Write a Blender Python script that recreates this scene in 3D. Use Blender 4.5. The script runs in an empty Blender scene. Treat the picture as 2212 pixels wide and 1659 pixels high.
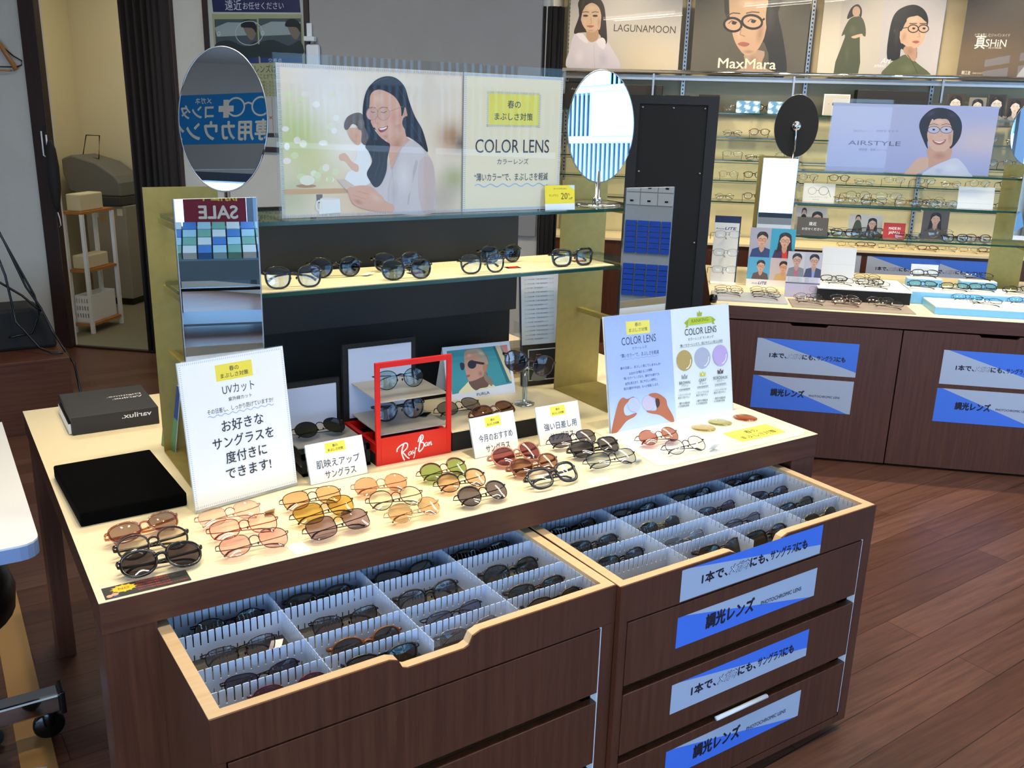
import bpy, bmesh, math, random
import numpy as np
from mathutils import Matrix, Vector
R = math.radians
random.seed(7)
scn = bpy.context.scene
COL = scn.collection
# ---------------------------------------------------------------- camera, world, lights, exposure
# World frame: X runs along the near counter's front edge, Y away from the viewer, Z up, metres.
cam = bpy.data.objects.new('camera', bpy.data.cameras.new('camera'))
COL.objects.link(cam)
cx, cy_, cz = (0.84342, -0.53658, 0.02693), (0.13016, 0.25270, 0.95875), (-0.52125, -0.80512, 0.28298)
cam.matrix_world = Matrix(((cx[0], cy_[0], cz[0], -0.17325), (cx[1], cy_[1], cz[1], -1.52454), (cx[2], cy_[2], cz[2], 1.515), (0, 0, 0, 1)))
cam.data.sensor_width = 36
cam.data.lens = 32.41
cam.data.clip_start = 0.05
scn.camera = cam
vs = scn.view_settings
scn.display_settings.display_device = 'sRGB'
vs.view_transform = 'Standard'; vs.look = 'None'; vs.gamma = 1; vs.use_curve_mapping = False
vs.exposure = 0.22
cy = scn.cycles
cy.max_bounces = 7; cy.diffuse_bounces = 3; cy.glossy_bounces = 5; cy.transmission_bounces = 4; cy.transparent_max_bounces = 40
cy.caustics_reflective = False; cy.caustics_refractive = False
cy.sample_clamp_indirect = 6.0
cy.blur_glossy = 0.3
wld = bpy.data.worlds.new('daylight'); scn.world = wld; wld.use_nodes = True
_bg = wld.node_tree.nodes['Background']
_bg.inputs['Color'].default_value = (0.46, 0.69, 1.0, 1); _bg.inputs['Strength'].default_value = 6.6
# the store's own axes are turned 42.6 degrees to the near counter
UB = R(-42.597)
B0 = Vector((2.874, 1.389, 0)); BX = Vector((math.cos(UB), math.sin(UB), 0)); BY = Vector((-math.sin(UB), math.cos(UB), 0))
def B(x, y, z=0): return B0 + BX * x + BY * y + Vector((0, 0, z))
MB_ = Matrix.Translation(B0) @ Matrix.Rotation(UB, 4, 'Z')
def light(name, kind, loc, power, col, aim=None, **k):
    d = bpy.data.lights.new(name, kind); d.energy = power; d.color = col
    for a, v in k.items(): setattr(d, a, v)
    o = bpy.data.objects.new(name, d); COL.objects.link(o); o.location = loc
    if aim is not None: o.rotation_euler = (Vector(aim) - Vector(loc)).to_track_quat('-Z', 'Y').to_euler()
    return o
WARM = (1.0, 0.83, 0.58); NEUT = (1.0, 0.91, 0.76)
CEIL = 2.75
# daylight enters through the right-hand and the rear window walls (portals guide the sky light)
for nm, c, aim, sx, sy in (('window_daylight', B(3.9, -3.15, 1.3), B(0, -3.15, 1.3), 7.5, 2.4), ('window_daylight', B(-1.2, -6.9, 1.15), B(-1.2, 0, 1.15), 7.0, 1.7)):
    o = light(nm, 'AREA', c, 1, (1, 1, 1), aim, shape='RECTANGLE', size=sx, size_y=sy)
    o.data.cycles.is_portal = True
# ceiling spots over the near counter, five in a row
SPOTS = [(0.22 + 0.36 * i, 0.62 - 0.02 * i, CEIL - 0.16) for i in range(5)]
for s in SPOTS:
    light('ceiling_spot_light', 'SPOT', s, 38, WARM, (s[0] + 0.02, 0.30, 0.7), spot_size=R(72), spot_blend=0.7, shadow_soft_size=0.03)
# twin-tube ceiling lamps
TUBES = [((-0.1, -0.6), 0.0), ((2.2, -0.5), 0.0), (tuple(B(-2.4, -0.9)[:2]), UB), (tuple(B(1.0, -0.8)[:2]), UB)]
for (x, y), yaw in TUBES:
    for s in (-1, 1):
        o = light('tube_light', 'AREA', (x - math.sin(yaw) * 0.09 * s, y + math.cos(yaw) * 0.09 * s, CEIL - 0.10), 8, NEUT, shape='RECTANGLE', size=1.2, size_y=0.03)
        o.rotation_euler = (0, 0, yaw)
# spots over the far counter and the far shelf wall
for i in range(5):
    p = B(0.05 + 0.4 * i, 0.55, CEIL - 0.16)
    light('far_spot_light', 'SPOT', p, 38, WARM, B(0.05 + 0.4 * i, 0.45, 0.7), spot_size=R(75), spot_blend=0.7, shadow_soft_size=0.03)
for i in range(4):
    p = B(-0.7 + 0.85 * i, 1.25, CEIL - 0.12)
    light('shelf_wall_light', 'SPOT', p, 76, (1.0, 0.80, 0.53), B(-0.7 + 0.85 * i, 2.4, 1.1), spot_size=R(85), spot_blend=0.9, shadow_soft_size=0.05)
light('sunlight', 'SUN', (0, 0, 20), 0.9, (1.0, 0.95, 0.86), tuple(Vector((0, 0, 20)) + BX * 0.7 - BY * 0.3 - Vector((0, 0, 0.6))), angle=R(0.5))
light('back_room_light', 'AREA', B(-3.9, 1.7, 2.6), 9, (1.0, 0.90, 0.72), shape='RECTANGLE', size=0.9, size_y=0.3)
# ---------------------------------------------------------------- materials
def lin(h):
    h = h.lstrip('#')
    return tuple((lambda c: c / 12.92 if c <= 0.04045 else ((c + 0.055) / 1.055) ** 2.4)(int(h[i:i + 2], 16) / 255) for i in (0, 2, 4))
_mats = {}
def mat(name, col='#808080', rough=0.5, metal=0.0, spec=0.5, coat=0.0, emit=None):
    if name in _mats: return _mats[name]
    m = bpy.data.materials.new(name); m.use_nodes = True; _mats[name] = m
    p = m.node_tree.nodes['Principled BSDF']
    p.inputs['Base Color'].default_value = (*lin(col), 1)
    p.inputs['Roughness'].default_value = rough; p.inputs['Metallic'].default_value = metal
    p.inputs['Specular IOR Level'].default_value = spec; p.inputs['Coat Weight'].default_value = coat; p.inputs['Coat Roughness'].default_value = 0.06
    if emit:
        p.inputs['Emission Color'].default_value = (*lin(emit[0]), 1); p.inputs['Emission Strength'].default_value = emit[1]
    return m
def nodes(m): return m.node_tree.nodes, m.node_tree.links, m.node_tree.nodes['Principled BSDF']
def wood(name, c1, c2, rough, axis, scale=1.0, coat=0.0, metal=0.0):
    m = mat(name, c1, rough, coat=coat); n, l, p = nodes(m)
    tc = n.new('ShaderNodeTexCoord'); mp = n.new('ShaderNodeMapping')
    s = [26 * scale] * 3; s[axis] = 1.1 * scale; mp.inputs['Scale'].default_value = s
    nz = n.new('ShaderNodeTexNoise'); nz.inputs['Scale'].default_value = 3; nz.inputs['Detail'].default_value = 6; nz.inputs['Roughness'].default_value = 0.65
    cr = n.new('ShaderNodeValToRGB'); cr.color_ramp.elements[0].color = (*lin(c1), 1); cr.color_ramp.elements[1].color = (*lin(c2), 1)
    cr.color_ramp.elements[0].position = 0.3; cr.color_ramp.elements[1].position = 0.75
    l.new(tc.outputs['Object'], mp.inputs['Vector']); l.new(mp.outputs['Vector'], nz.inputs['Vector']); l.new(nz.outputs['Fac'], cr.inputs['Fac']); l.new(cr.outputs['Color'], p.inputs['Base Color'])
    return m
def thin(name, col, base=0.04, gloss=1.0, rough=0.0):
    """clear or tinted sheet: tinted transparency with a Schlick reflection"""
    if name in _mats: return _mats[name]
    m = bpy.data.materials.new(name); m.use_nodes = True; _mats[name] = m
    n, l = m.node_tree.nodes, m.node_tree.links; n.remove(n['Principled BSDF']); out = n['Material Output']
    t = n.new('ShaderNodeBsdfTransparent'); t.inputs['Color'].default_value = (*(lin(col) if isinstance(col, str) else col), 1)
    g = n.new('ShaderNodeBsdfGlossy'); g.inputs['Roughness'].default_value = rough; g.inputs['Color'].default_value = (1, 1, 1, 1)
    lw = n.new('ShaderNodeLayerWeight'); pw = n.new('ShaderNodeMath'); pw.operation = 'POWER'; pw.inputs[1].default_value = 5
    ma = n.new('ShaderNodeMath'); ma.operation = 'MULTIPLY_ADD'; ma.inputs[1].default_value = (1 - base) * gloss; ma.inputs[2].default_value = base * gloss
    mx = n.new('ShaderNodeMixShader')
    l.new(lw.outputs['Facing'], pw.inputs[0]); l.new(pw.outputs[0], ma.inputs[0]); l.new(ma.outputs[0], mx.inputs[0])
    l.new(t.outputs[0], mx.inputs[1]); l.new(g.outputs[0], mx.inputs[2]); l.new(mx.outputs[0], out.inputs['Surface'])
    return m
def noisy(m, amt, scale=300.0, bump=0.0):
    n, l, p = nodes(m); base = p.inputs['Base Color'].default_value[:3]
    tc = n.new('ShaderNodeTexCoord'); nz = n.new('ShaderNodeTexNoise'); nz.inputs['Scale'].default_value = scale; nz.inputs['Detail'].default_value = 4
    cr = n.new('ShaderNodeValToRGB'); cr.color_ramp.elements[0].position = 0.3; cr.color_ramp.elements[1].position = 0.7
    cr.color_ramp.elements[0].color = (*[c * (1 - amt) for c in base], 1); cr.color_ramp.elements[1].color = (*[min(1, c * (1 + amt)) for c in base], 1)
    l.new(tc.outputs['Object'], nz.inputs['Vector']); l.new(nz.outputs['Fac'], cr.inputs['Fac']); l.new(cr.outputs['Color'], p.inputs['Base Color'])
    if bump:
        b = n.new('ShaderNodeBump'); b.inputs['Strength'].default_value = bump; b.inputs['Distance'].default_value = 0.002
        l.new(nz.outputs['Fac'], b.inputs['Height']); l.new(b.outputs[0], p.inputs['Normal'])
    return m
M_WOOD = wood('dark_wood', '#472415', '#643a25', 0.42, 2)
M_WOODX = wood('dark_wood_along', '#472415', '#643a25', 0.42, 0)
M_CREAM = mat('cream_laminate', '#f3e4bd', 0.38)
M_BEIGE = wood('beige_edging', '#c6a67c', '#d3b792', 0.5, 0)
M_WHITE = mat('white_plastic', '#e9ecf0', 0.4)
M_PAPER = mat('white_paper', '#f2f2ee', 0.7)
M_BLACK = mat('black_plastic', '#0b0b0c', 0.25)
M_MATTE = noisy(mat('black_matte', '#0c0c0d', 0.75), 0.3)
M_CHAR = noisy(mat('charcoal_board', '#15161a', 0.6), 0.2)
M_NAVY = mat('navy_paper', '#1c2a55', 0.5)
M_CHROME = mat('chrome', '#d8d8da', 0.06, metal=1)
M_STEEL = mat('brushed_steel', '#a9a9aa', 0.3, metal=1)
M_MIRROR = mat('mirror_glass', '#eef3f5', 0.0, metal=1)
M_GOLD = noisy(mat('brass_panel', '#a9985a', 0.42, metal=0.6), 0.06, 40)
M_RED = mat('red_lacquer', '#d8170f', 0.35)
M_GLASS = thin('clear_glass', '#eef8f2', 0.045)
M_GLASSB = thin('shelf_glass', '#f4faf6', 0.05)
M_EDGE = mat('glass_edge_green', '#0e3f33', 0.12, spec=0.6)
M_ACRYL = thin('clear_acrylic', '#fafcfc', 0.012, 0.8)
M_ACRYLE = thin('acrylic_edge', '#e4ecee', 0.25)
M_FROST = mat('frosted_acrylic', '#b9b2a4', 0.35)
M_VELVET = mat('black_velvet', '#030303', 0.9, spec=0.05)
M_DIV = mat('white_divider', '#cbddfb', 0.35)
M_CARPET = noisy(mat('speckled_liner', '#37342f', 0.6), 0.8, 420, 0.6)
M_WALL = noisy(mat('wall_paint', '#d8d3c6', 0.85), 0.03, 8)
M_CREAMWALL = mat('back_room_paint', '#d8cfae', 0.85)
M_SCREEN = noisy(mat('grey_screen_cloth', '#a29f9b', 0.85), 0.03, 6)
M_FRAME = wood('dark_door_frame', '#2a1915', '#38221b', 0.5, 2)
M_SHELFWALL = noisy(mat('cream_shelf_wall', '#ddcfae', 0.7), 0.03, 10)
# printing ink: colour comes from the sheet's own printed pattern
M_INK = mat('printed_ink', '#ffffff', 0.45)
_n, _l, _p = nodes(M_INK); _a = _n.new('ShaderNodeAttribute'); _a.attribute_name = 'Col'; _l.new(_a.outputs['Color'], _p.inputs['Base Color'])
M_INKG = mat('glossy_printed_ink', '#ffffff', 0.4, coat=0.0)
_n, _l, _p = nodes(M_INKG); _a = _n.new('ShaderNodeAttribute'); _a.attribute_name = 'Col'; _l.new(_a.outputs['Color'], _p.inputs['Base Color'])
# wood floor of long planks
def floor_mat():
    m = mat('plank_floor', '#4d2a18', 0.34); n, l, p = nodes(m)
    tc = n.new('ShaderNodeTexCoord'); mp = n.new('ShaderNodeMapping'); mp.inputs['Rotation'].default_value = (0, 0, R(-3))
    br = n.new('ShaderNodeTexBrick'); br.inputs['Scale'].default_value = 1; br.inputs['Brick Width'].default_value = 1.5; br.inputs['Row Height'].default_value = 0.118
    br.inputs['Mortar Size'].default_value = 0.0012; br.inputs['Mortar Smooth'].default_value = 0.2; br.inputs['Bias'].default_value = 0.0
    br.inputs['Color1'].default_value = (*lin('#5c3a2b'), 1); br.inputs['Color2'].default_value = (*lin('#745041'), 1); br.inputs['Mortar'].default_value = (*lin('#20120c'), 1)
    mp2 = n.new('ShaderNodeMapping'); mp2.inputs['Scale'].default_value = (1.2, 22, 1); mp2.inputs['Rotation'].default_value = (0, 0, R(-3))
    nz = n.new('ShaderNodeTexNoise'); nz.inputs['Scale'].default_value = 2.5; nz.inputs['Detail'].default_value = 7; nz.inputs['Roughness'].default_value = 0.7
    mx = n.new('ShaderNodeMix'); mx.data_type = 'RGBA'; mx.blend_type = 'MULTIPLY'; mx.inputs[0].default_value = 0.85
    cr = n.new('ShaderNodeValToRGB'); cr.color_ramp.elements[0].color = (0.45, 0.42, 0.4, 1); cr.color_ramp.elements[1].color = (1.25, 1.2, 1.15, 1)
    cr.color_ramp.elements[0].position = 0.3; cr.color_ramp.elements[1].position = 0.72
    l.new(tc.outputs['Object'], mp.inputs['Vector']); l.new(mp.outputs[0], br.inputs['Vector']); l.new(tc.outputs['Object'], mp2.inputs['Vector']); l.new(mp2.outputs[0], nz.inputs['Vector'])
    l.new(nz.outputs['Fac'], cr.inputs['Fac']); l.new(br.outputs['Color'], mx.inputs[6]); l.new(cr.outputs['Color'], mx.inputs[7]); l.new(mx.outputs[2], p.inputs['Base Color'])
    r2 = n.new('ShaderNodeMapRange'); r2.inputs['To Min'].default_value = 0.22; r2.inputs['To Max'].default_value = 0.45; l.new(nz.outputs['Fac'], r2.inputs['Value']); l.new(r2.outputs[0], p.inputs['Roughness'])
    b = n.new('ShaderNodeBump'); b.inputs['Strength'].default_value = 0.25; b.inputs['Distance'].default_value = 0.002; l.new(nz.outputs['Fac'], b.inputs['Height']); l.new(b.outputs[0], p.inputs['Normal'])
    return m
M_FLOOR = floor_mat()
# ---------------------------------------------------------------- object helpers
def T(x=0, y=0, z=0): return Matrix.Translation((x, y, z))
def RX(a): return Matrix.Rotation(a, 4, 'X')
def RY(a): return Matrix.Rotation(a, 4, 'Y')
def RZ(a): return Matrix.Rotation(a, 4, 'Z')
def thing(name, label, cat, loc=(0, 0, 0), yaw=0.0, group=None, rot=None):
    o = bpy.data.objects.new(name, None); o.empty_display_size = 0.02; COL.objects.link(o)
    o.location = loc; o.rotation_euler = rot if rot is not None else (0, 0, yaw)
    tag(o, label, cat, group); return o
def tag(o, label, cat, group=None, kind=None):
    o['label'] = label; o['category'] = cat
    if group: o['group'] = group
    if kind: o['kind'] = kind
    return o
class MB:
    """collects shapes into one mesh with several materials"""
    def __init__(s, xf=None): s.bm = bmesh.new(); s.mats = []; s.xf = xf
    def mi(s, m):
        if m not in s.mats: s.mats.append(m)
        return s.mats.index(m)
    def _add(s, vs, fs, m, smooth=False, xf=None):
        i = s.mi(m); bv = []
        for v in vs:
            v = Vector(v)
            if xf is not None: v = xf @ v
            bv.append(s.bm.verts.new(v))
        for f in fs:
            try: fc = s.bm.faces.new([bv[k] for k in f])
            except ValueError: continue
            fc.material_index = i; fc.smooth = smooth
        return s
    def box(s, x0, x1, y0, y1, z0, z1, m, xf=None):
        v = [(x, y, z) for z in (z0, z1) for y in (y0, y1) for x in (x0, x1)]
        return s._add(v, [(0, 2, 3, 1), (4, 5, 7, 6), (0, 1, 5, 4), (2, 6, 7, 3), (0, 4, 6, 2), (1, 3, 7, 5)], m, xf=xf)
    def prism(s, poly, d, m, xf=None, smooth=False):
        """poly in local XZ, extruded along +Y by d"""
        n = len(poly); v = [(x, 0, z) for x, z in poly] + [(x, d, z) for x, z in poly]
        return s._add(v, [tuple(range(n)), tuple(range(2 * n - 1, n - 1, -1))] + [((i + 1) % n, i, n + i, n + (i + 1) % n) for i in range(n)], m, smooth, xf)
    def lathe(s, prof, m, n=24, xf=None, caps=True, smooth=True):
        v, f = [], []
        for r, z in prof:
            v += [(r * math.cos(2 * math.pi * k / n), r * math.sin(2 * math.pi * k / n), z) for k in range(n)]
        for i in range(len(prof) - 1):
            f += [(i * n + k, i * n + (k + 1) % n, (i + 1) * n + (k + 1) % n, (i + 1) * n + k) for k in range(n)]
        if caps: f += [tuple(range(n - 1, -1, -1)), tuple(range((len(prof) - 1) * n, len(prof) * n))]
        return s._add(v, f, m, smooth, xf)
    def tube(s, pts, r, m, n=6, closed=False, xf=None, ry=None, up=(0, 0, 1)):
        """r: radius or list; ry: second radius (flat sections), along 'up'"""
        P = [Vector(p) for p in pts]; N = len(P); v, f = [], []
        for i, p in enumerate(P):
            a = P[(i - 1) % N] if closed or i > 0 else P[i]; b = P[(i + 1) % N] if closed or i < N - 1 else P[i]
            t = (b - a).normalized() if (b - a).length > 1e-9 else Vector((1, 0, 0))
            u = Vector(up); 
            if abs(t.dot(u)) > 0.95: u = Vector((1, 0, 0)) if abs(t.x) < 0.9 else Vector((0, 1, 0))
            e1 = t.cross(u).normalized(); e2 = e1.cross(t).normalized()
            r1 = r[i] if isinstance(r, (list, tuple)) else r
            r2 = r1 if ry is None else (ry[i] if isinstance(ry, (list, tuple)) else ry)
            for k in range(n):
                c = 2 * math.pi * (k + 0.5) / n
                v.append(p + e1 * (r1 * math.cos(c)) + e2 * (r2 * math.sin(c)))
        for i in range(N if closed else N - 1):
            j = (i + 1) % N
            f += [(i * n + k, i * n + (k + 1) % n, j * n + (k + 1) % n, j * n + k) for k in range(n)]
        if not closed: f += [tuple(range(n - 1, -1, -1)), tuple(range((N - 1) * n, N * n))]
        return s._add(v, f, m, True, xf)
    def mesh(s, name):
        me = bpy.data.meshes.new(name)
        bmesh.ops.recalc_face_normals(s.bm, faces=s.bm.faces[:])
        s.bm.to_mesh(me); s.bm.free()
        for m in s.mats: me.materials.append(m)
        return me
    def build(s, name, parent=None, bevel=0.0, label=None):
        o = bpy.data.objects.new(name, s.mesh(name)); COL.objects.link(o)
        if parent is not None: o.parent = parent
        if label: o['label'] = label
        if bevel:
            b = o.modifiers.new('edge', 'BEVEL'); b.width = bevel; b.segments = 2; b.limit_method = 'ANGLE'; b.angle_limit = R(40)
        return o
def put(name, me, parent=None):
    o = bpy.data.objects.new(name, me); COL.objects.link(o)
    if parent is not None: o.parent = parent
    return o
def struct(o): o['kind'] = 'structure'; return o
def sheet(mb, w, h, t, m_face, m_edge, xf=None):
    """horizontal glass board 0..w, 0..h, thickness t below z=0 with coloured edges"""
    v = [(x, y, z) for z in (-t, 0) for y in (0, h) for x in (0, w)]
    mb._add(v, [(0, 2, 3, 1), (4, 5, 7, 6)], m_face, xf=xf); mb._add(v, [(0, 1, 5, 4), (2, 6, 7, 3), (0, 4, 6, 2), (1, 3, 7, 5)], m_edge, xf=xf)
def ell(cx, cz, a, b, n=28, rot=0.0, p=2.0):
    out = []
    for k in range(n):
        t = 2 * math.pi * k / n; c, s_ = math.cos(t), math.sin(t)
        x = a * math.copysign(abs(c) ** (2 / p), c); z = b * math.copysign(abs(s_) ** (2 / p), s_)
        out.append((cx + x * math.cos(rot) - z * math.sin(rot), cz + x * math.sin(rot) + z * math.cos(rot)))
    return out
def smooth_poly(P, k=4):
    n = len(P); out = []
    for i in range(n):
        p0, p1, p2, p3 = (np.array(P[(i + j - 1) % n], float) for j in range(4))
        for q in range(k):
            t = q / k
            out.append(tuple(0.5 * (2 * p1 + (p2 - p0) * t + (2 * p0 - 5 * p1 + 4 * p2 - p3) * t * t + (3 * p1 - p0 - 3 * p2 + p3) * t ** 3)))
    return out
# ---------------------------------------------------------------- printed sheets
_tc = bpy.data.curves.new('lettering_source', 'FONT'); _to = bpy.data.objects.new('lettering_source', _tc); COL.objects.link(_to)
_tc.resolution_u = 3
_glyph = {}
def text_mesh(body, bold=0.0, shear=0.0):
    k = (body, 0.0, shear)
    if k not in _glyph:
        _tc.body = body; _tc.offset = 0.0; _tc.shear = shear; _tc.size = 1
        dg = bpy.context.evaluated_depsgraph_get(); dg.update()
        me = bpy.data.meshes.new_from_object(_to.evaluated_get(dg))
        V = np.array([v.co[:2] for v in me.vertices]) if len(me.vertices) else np.zeros((0, 2))
        _glyph[k] = (V, [tuple(p.vertices) for p in me.polygons]); bpy.data.meshes.remove(me)
    return _glyph[k]
def homog(src, dst):
    A = []; b = []
    for (x, y), (u, v) in zip(src, dst):
        A += [[x, y, 1, 0, 0, 0, -u * x, -u * y], [0, 0, 0, x, y, 1, -v * x, -v * y]]; b += [u, v]
    h = np.append(np.linalg.solve(np.array(A, float), np.array(b, float)), 1).reshape(3, 3)
    return lambda p: (lambda q: (q[0] / q[2], q[1] / q[2]))(h @ np.array([p[0], p[1], 1.0]))
class Print:
    """flat artwork: coloured shapes on a w x h sheet lying in local XZ (origin bottom left), facing -Y"""
    def __init__(s, w, h, bg=None, quad=None):
        s.w, s.h = w, h; s.bm = bmesh.new(); s.cl = s.bm.loops.layers.float_color.new('Col'); s.z = 0.0002
        s.map = homog(quad, [(0, h), (w, h), (w, 0), (0, 0)]) if quad else (lambda p: p)
        if bg: s.raw([(0, 0), (w, 0), (w, h), (0, h)], bg)
    def raw(s, P, col, cols=None):
        s.z += 0.00002
        try: f = s.bm.faces.new([s.bm.verts.new((x, -s.z, z)) for x, z in P])
        except ValueError: return
        c = (*lin(col), 1) if isinstance(col, str) else (*col, 1)
        for i, lp in enumerate(f.loops): lp[s.cl] = c if cols is None else (*cols[i], 1)
    def poly(s, P, col, smooth=True, k=4):
        if smooth: P = smooth_poly(P, k)
        s.raw([s.map(p) for p in P], col)
    def ell(s, cx, cz, a, b, col, rot=0.0, n=24): s.raw([s.map(p) for p in ell(cx, cz, a, b, n, rot)], col)
    def glow(s, cx, cz, a, b, c0, c1, rot=0.0, n=20):
        """round patch whose printed colour runs from c0 in the middle to c1 at its edge"""
        s.z += 0.00002; P = [s.map(q) for q in ell(cx, cz, a, b, n, rot)]; c = s.map((cx, cz)); k0, k1 = (*lin(c0), 1), (*lin(c1), 1)
        cv = s.bm.verts.new((c[0], -s.z, c[1])); pv = [s.bm.verts.new((x, -s.z, z)) for x, z in P]
        for i in range(n):
            f = s.bm.faces.new((cv, pv[i], pv[(i + 1) % n]))
            for lp, k in zip(f.loops, (k0, k1, k1)): lp[s.cl] = k
    def line(s, P, w, col, smooth=False):
        if smooth: P = smooth_poly(P, 4)[:-4 + 1 if False else None]
        P = [np.array(s.map(p)) for p in P]; L, Rr = [], []
        for i, p in enumerate(P):
            d = P[min(i + 1, len(P) - 1)] - P[max(i - 1, 0)]; d = d / (np.linalg.norm(d) + 1e-9); nn = np.array([-d[1], d[0]]) * w / 2
            L.append(tuple(p + nn)); Rr.append(tuple(p - nn))
        s.z += 0.00002
        for i in range(len(P) - 1):
            try: f = s.bm.faces.new([s.bm.verts.new((x, -s.z, z)) for x, z in (L[i], Rr[i], Rr[i + 1], L[i + 1])])
            except ValueError: continue
            for lp in f.loops: lp[s.cl] = (*lin(col), 1)
    def ring(s, cx, cz, a, b, w, col, n=28, rot=0.0): s.line(ell(cx, cz, a, b, n, rot) + [ell(cx, cz, a, b, n, rot)[0]], w, col)
    def grid(s, fn, nx=24, ny=14, rect=None):
        x0, z0, x1, z1 = rect or (0, 0, s.w, s.h); s.z += 0.00002
        vs_ = [[s.bm.verts.new((x0 + (x1 - x0) * i / nx, -s.z, z0 + (z1 - z0) * j / ny)) for i in range(nx + 1)] for j in range(ny + 1)]
        cs = [[fn(i / nx, j / ny) for i in range(nx + 1)] for j in range(ny + 1)]
        for j in range(ny):
            for i in range(nx):
                f = s.bm.faces.new((vs_[j][i], vs_[j][i + 1], vs_[j + 1][i + 1], vs_[j + 1][i]))
                for lp, (a, b) in zip(f.loops, ((j, i), (j, i + 1), (j + 1, i + 1), (j + 1, i))): lp[s.cl] = (*cs[a][b], 1)
    def text(s, body, p0, p1, col='#2b2b2b', h=None, bold=0.0, shear=0.0, mapped=True):
        """fit body between baseline points p0 and p1; h overrides the letter height"""
        V, F = text_mesh(body, bold, shear)
        if not len(V): return
        a = np.array(s.map(p0) if mapped else p0); b = np.array(s.map(p1) if mapped else p1)
        x0, x1 = V[:, 0].min(), V[:, 0].max(); L = np.linalg.norm(b - a); k = L / (x1 - x0); d = (b - a) / L; nn = np.array([-d[1], d[0]])
        kv = k if h is None else h / 0.72
        s.z += 0.00002; c = (*lin(col), 1)
        Q = a + np.outer((V[:, 0] - x0) * k, d) + np.outer(V[:, 1] * kv, nn)
        o = kv * bold * 0.9
        for ox, oz in (((0, 0),) if bold <= 0 else ((-o, 0), (o, 0), (0, o), (0, -o))):
            s.z += 0.00003
            bv = [s.bm.verts.new((q[0] + ox, -s.z, q[1] + oz)) for q in Q]
            for f in F:
                try: fc = s.bm.faces.new([bv[i] for i in f])
                except ValueError: continue
                for lp in fc.loops: lp[s.cl] = c
    def ticks(s, x0, z0, x1, z1, pitch=0.004, lw=0.0016, ln=0.006, col='#aebad0'):
        s.z += 0.00002; c = (*lin(col), 1); q = []
        for k in range(int((x1 - x0) / pitch)):
            x = x0 + pitch * k
            q += [(x, z0, x + lw, z0 + ln), (x, z1 - ln, x + lw, z1)]
        for k in range(int((z1 - z0) / pitch)):
            z = z0 + pitch * k
            q += [(x0, z, x0 + ln, z + lw), (x1 - ln, z, x1, z + lw)]
        for a, b, c_, d in q:
            f = s.bm.faces.new([s.bm.verts.new(v) for v in ((a, -s.z, b), (c_, -s.z, b), (c_, -s.z, d), (a, -s.z, d))])
            for lp in f.loops: lp[s.cl] = c
    def build(s, name, parent=None, loc=(0, 0, 0), rot=(0, 0, 0), m=None):
        me = bpy.data.meshes.new(name)
        for f in s.bm.faces:
            f.normal_update()
            if f.normal.y > 0: f.normal_flip()
        s.bm.to_mesh(me); s.bm.free(); me.materials.append(m or M_INK)
        o = bpy.data.objects.new(name, me); COL.objects.link(o); o.parent = parent; o.location = loc; o.rotation_euler = rot
        return o
def wave(p, x0, x1, z, amp, n, w, col):
    p.line([(x0 + (x1 - x0) * i / (n * 8), z + amp * math.sin(i * math.pi / 4)) for i in range(n * 8 + 1)], w, col)
# ---------------------------------------------------------------- the setting
def wallbox(name, x0, x1, y0, y1, z0, z1, m):
    return struct(MB(MB_).box(x0, x1, y0, y1, z0, z1, m, xf=MB_).build(name))
fl = MB(); fl._add([B(-6.5, -7.1, 0), B(4.1, -7.1, 0), B(4.1, 2.6, 0), B(-6.5, 2.6, 0)], [(0, 1, 2, 3)], M_FLOOR); struct(fl.build('floor'))
wallbox('floor_back_room', -4.9, -3.2, 0.945, 2.55, 0.0, 0.008, noisy(mat('grey_vinyl', '#77725f', 0.6), 0.06, 60))
M_CEILT = noisy(mat('speckled_ceiling_tile', '#e6e6e2', 0.9), 0.05, 90)
wallbox('ceiling', -6.5, 4.1, -7.1, 2.6, CEIL, CEIL + 0.08, M_CEILT)
# wall with the doorway (front face at y = 0.935), the shelf wall behind, side walls
wallbox('wall_doorway_left', -6.5, -3.99, 0.935, 0.97, 0, CEIL, M_WALL)
wallbox('wall_doorway_lintel', -4.085, -3.14, 0.935, 1.05, 2.2, CEIL, M_WALL)
wallbox('wall_doorway_right', -3.14, -1.0, 0.935, 1.05, 0, CEIL, M_WALL)
wallbox('wall_return', -1.22, -1.115, 1.05, 2.4, 0, CEIL, M_WALL)
wallbox('wall_back', -1.115, 4.1, 2.4, 2.52, 0, CEIL, M_SHELFWALL)
wallbox('wall_left', -6.6, -6.5, -7.1, 1.0, 0, CEIL, M_WALL)
wallbox('wall_back_room', -5.0, -3.0, 2.545, 2.6, 0, CEIL, M_CREAMWALL)
wallbox('wall_back_room_side', -3.2, -3.14, 1.05, 2.545, 0, CEIL, M_CREAMWALL)
wallbox('wall_back_room_left', -5.0, -4.9, 1.05, 2.545, 0, CEIL, M_CREAMWALL)
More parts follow.
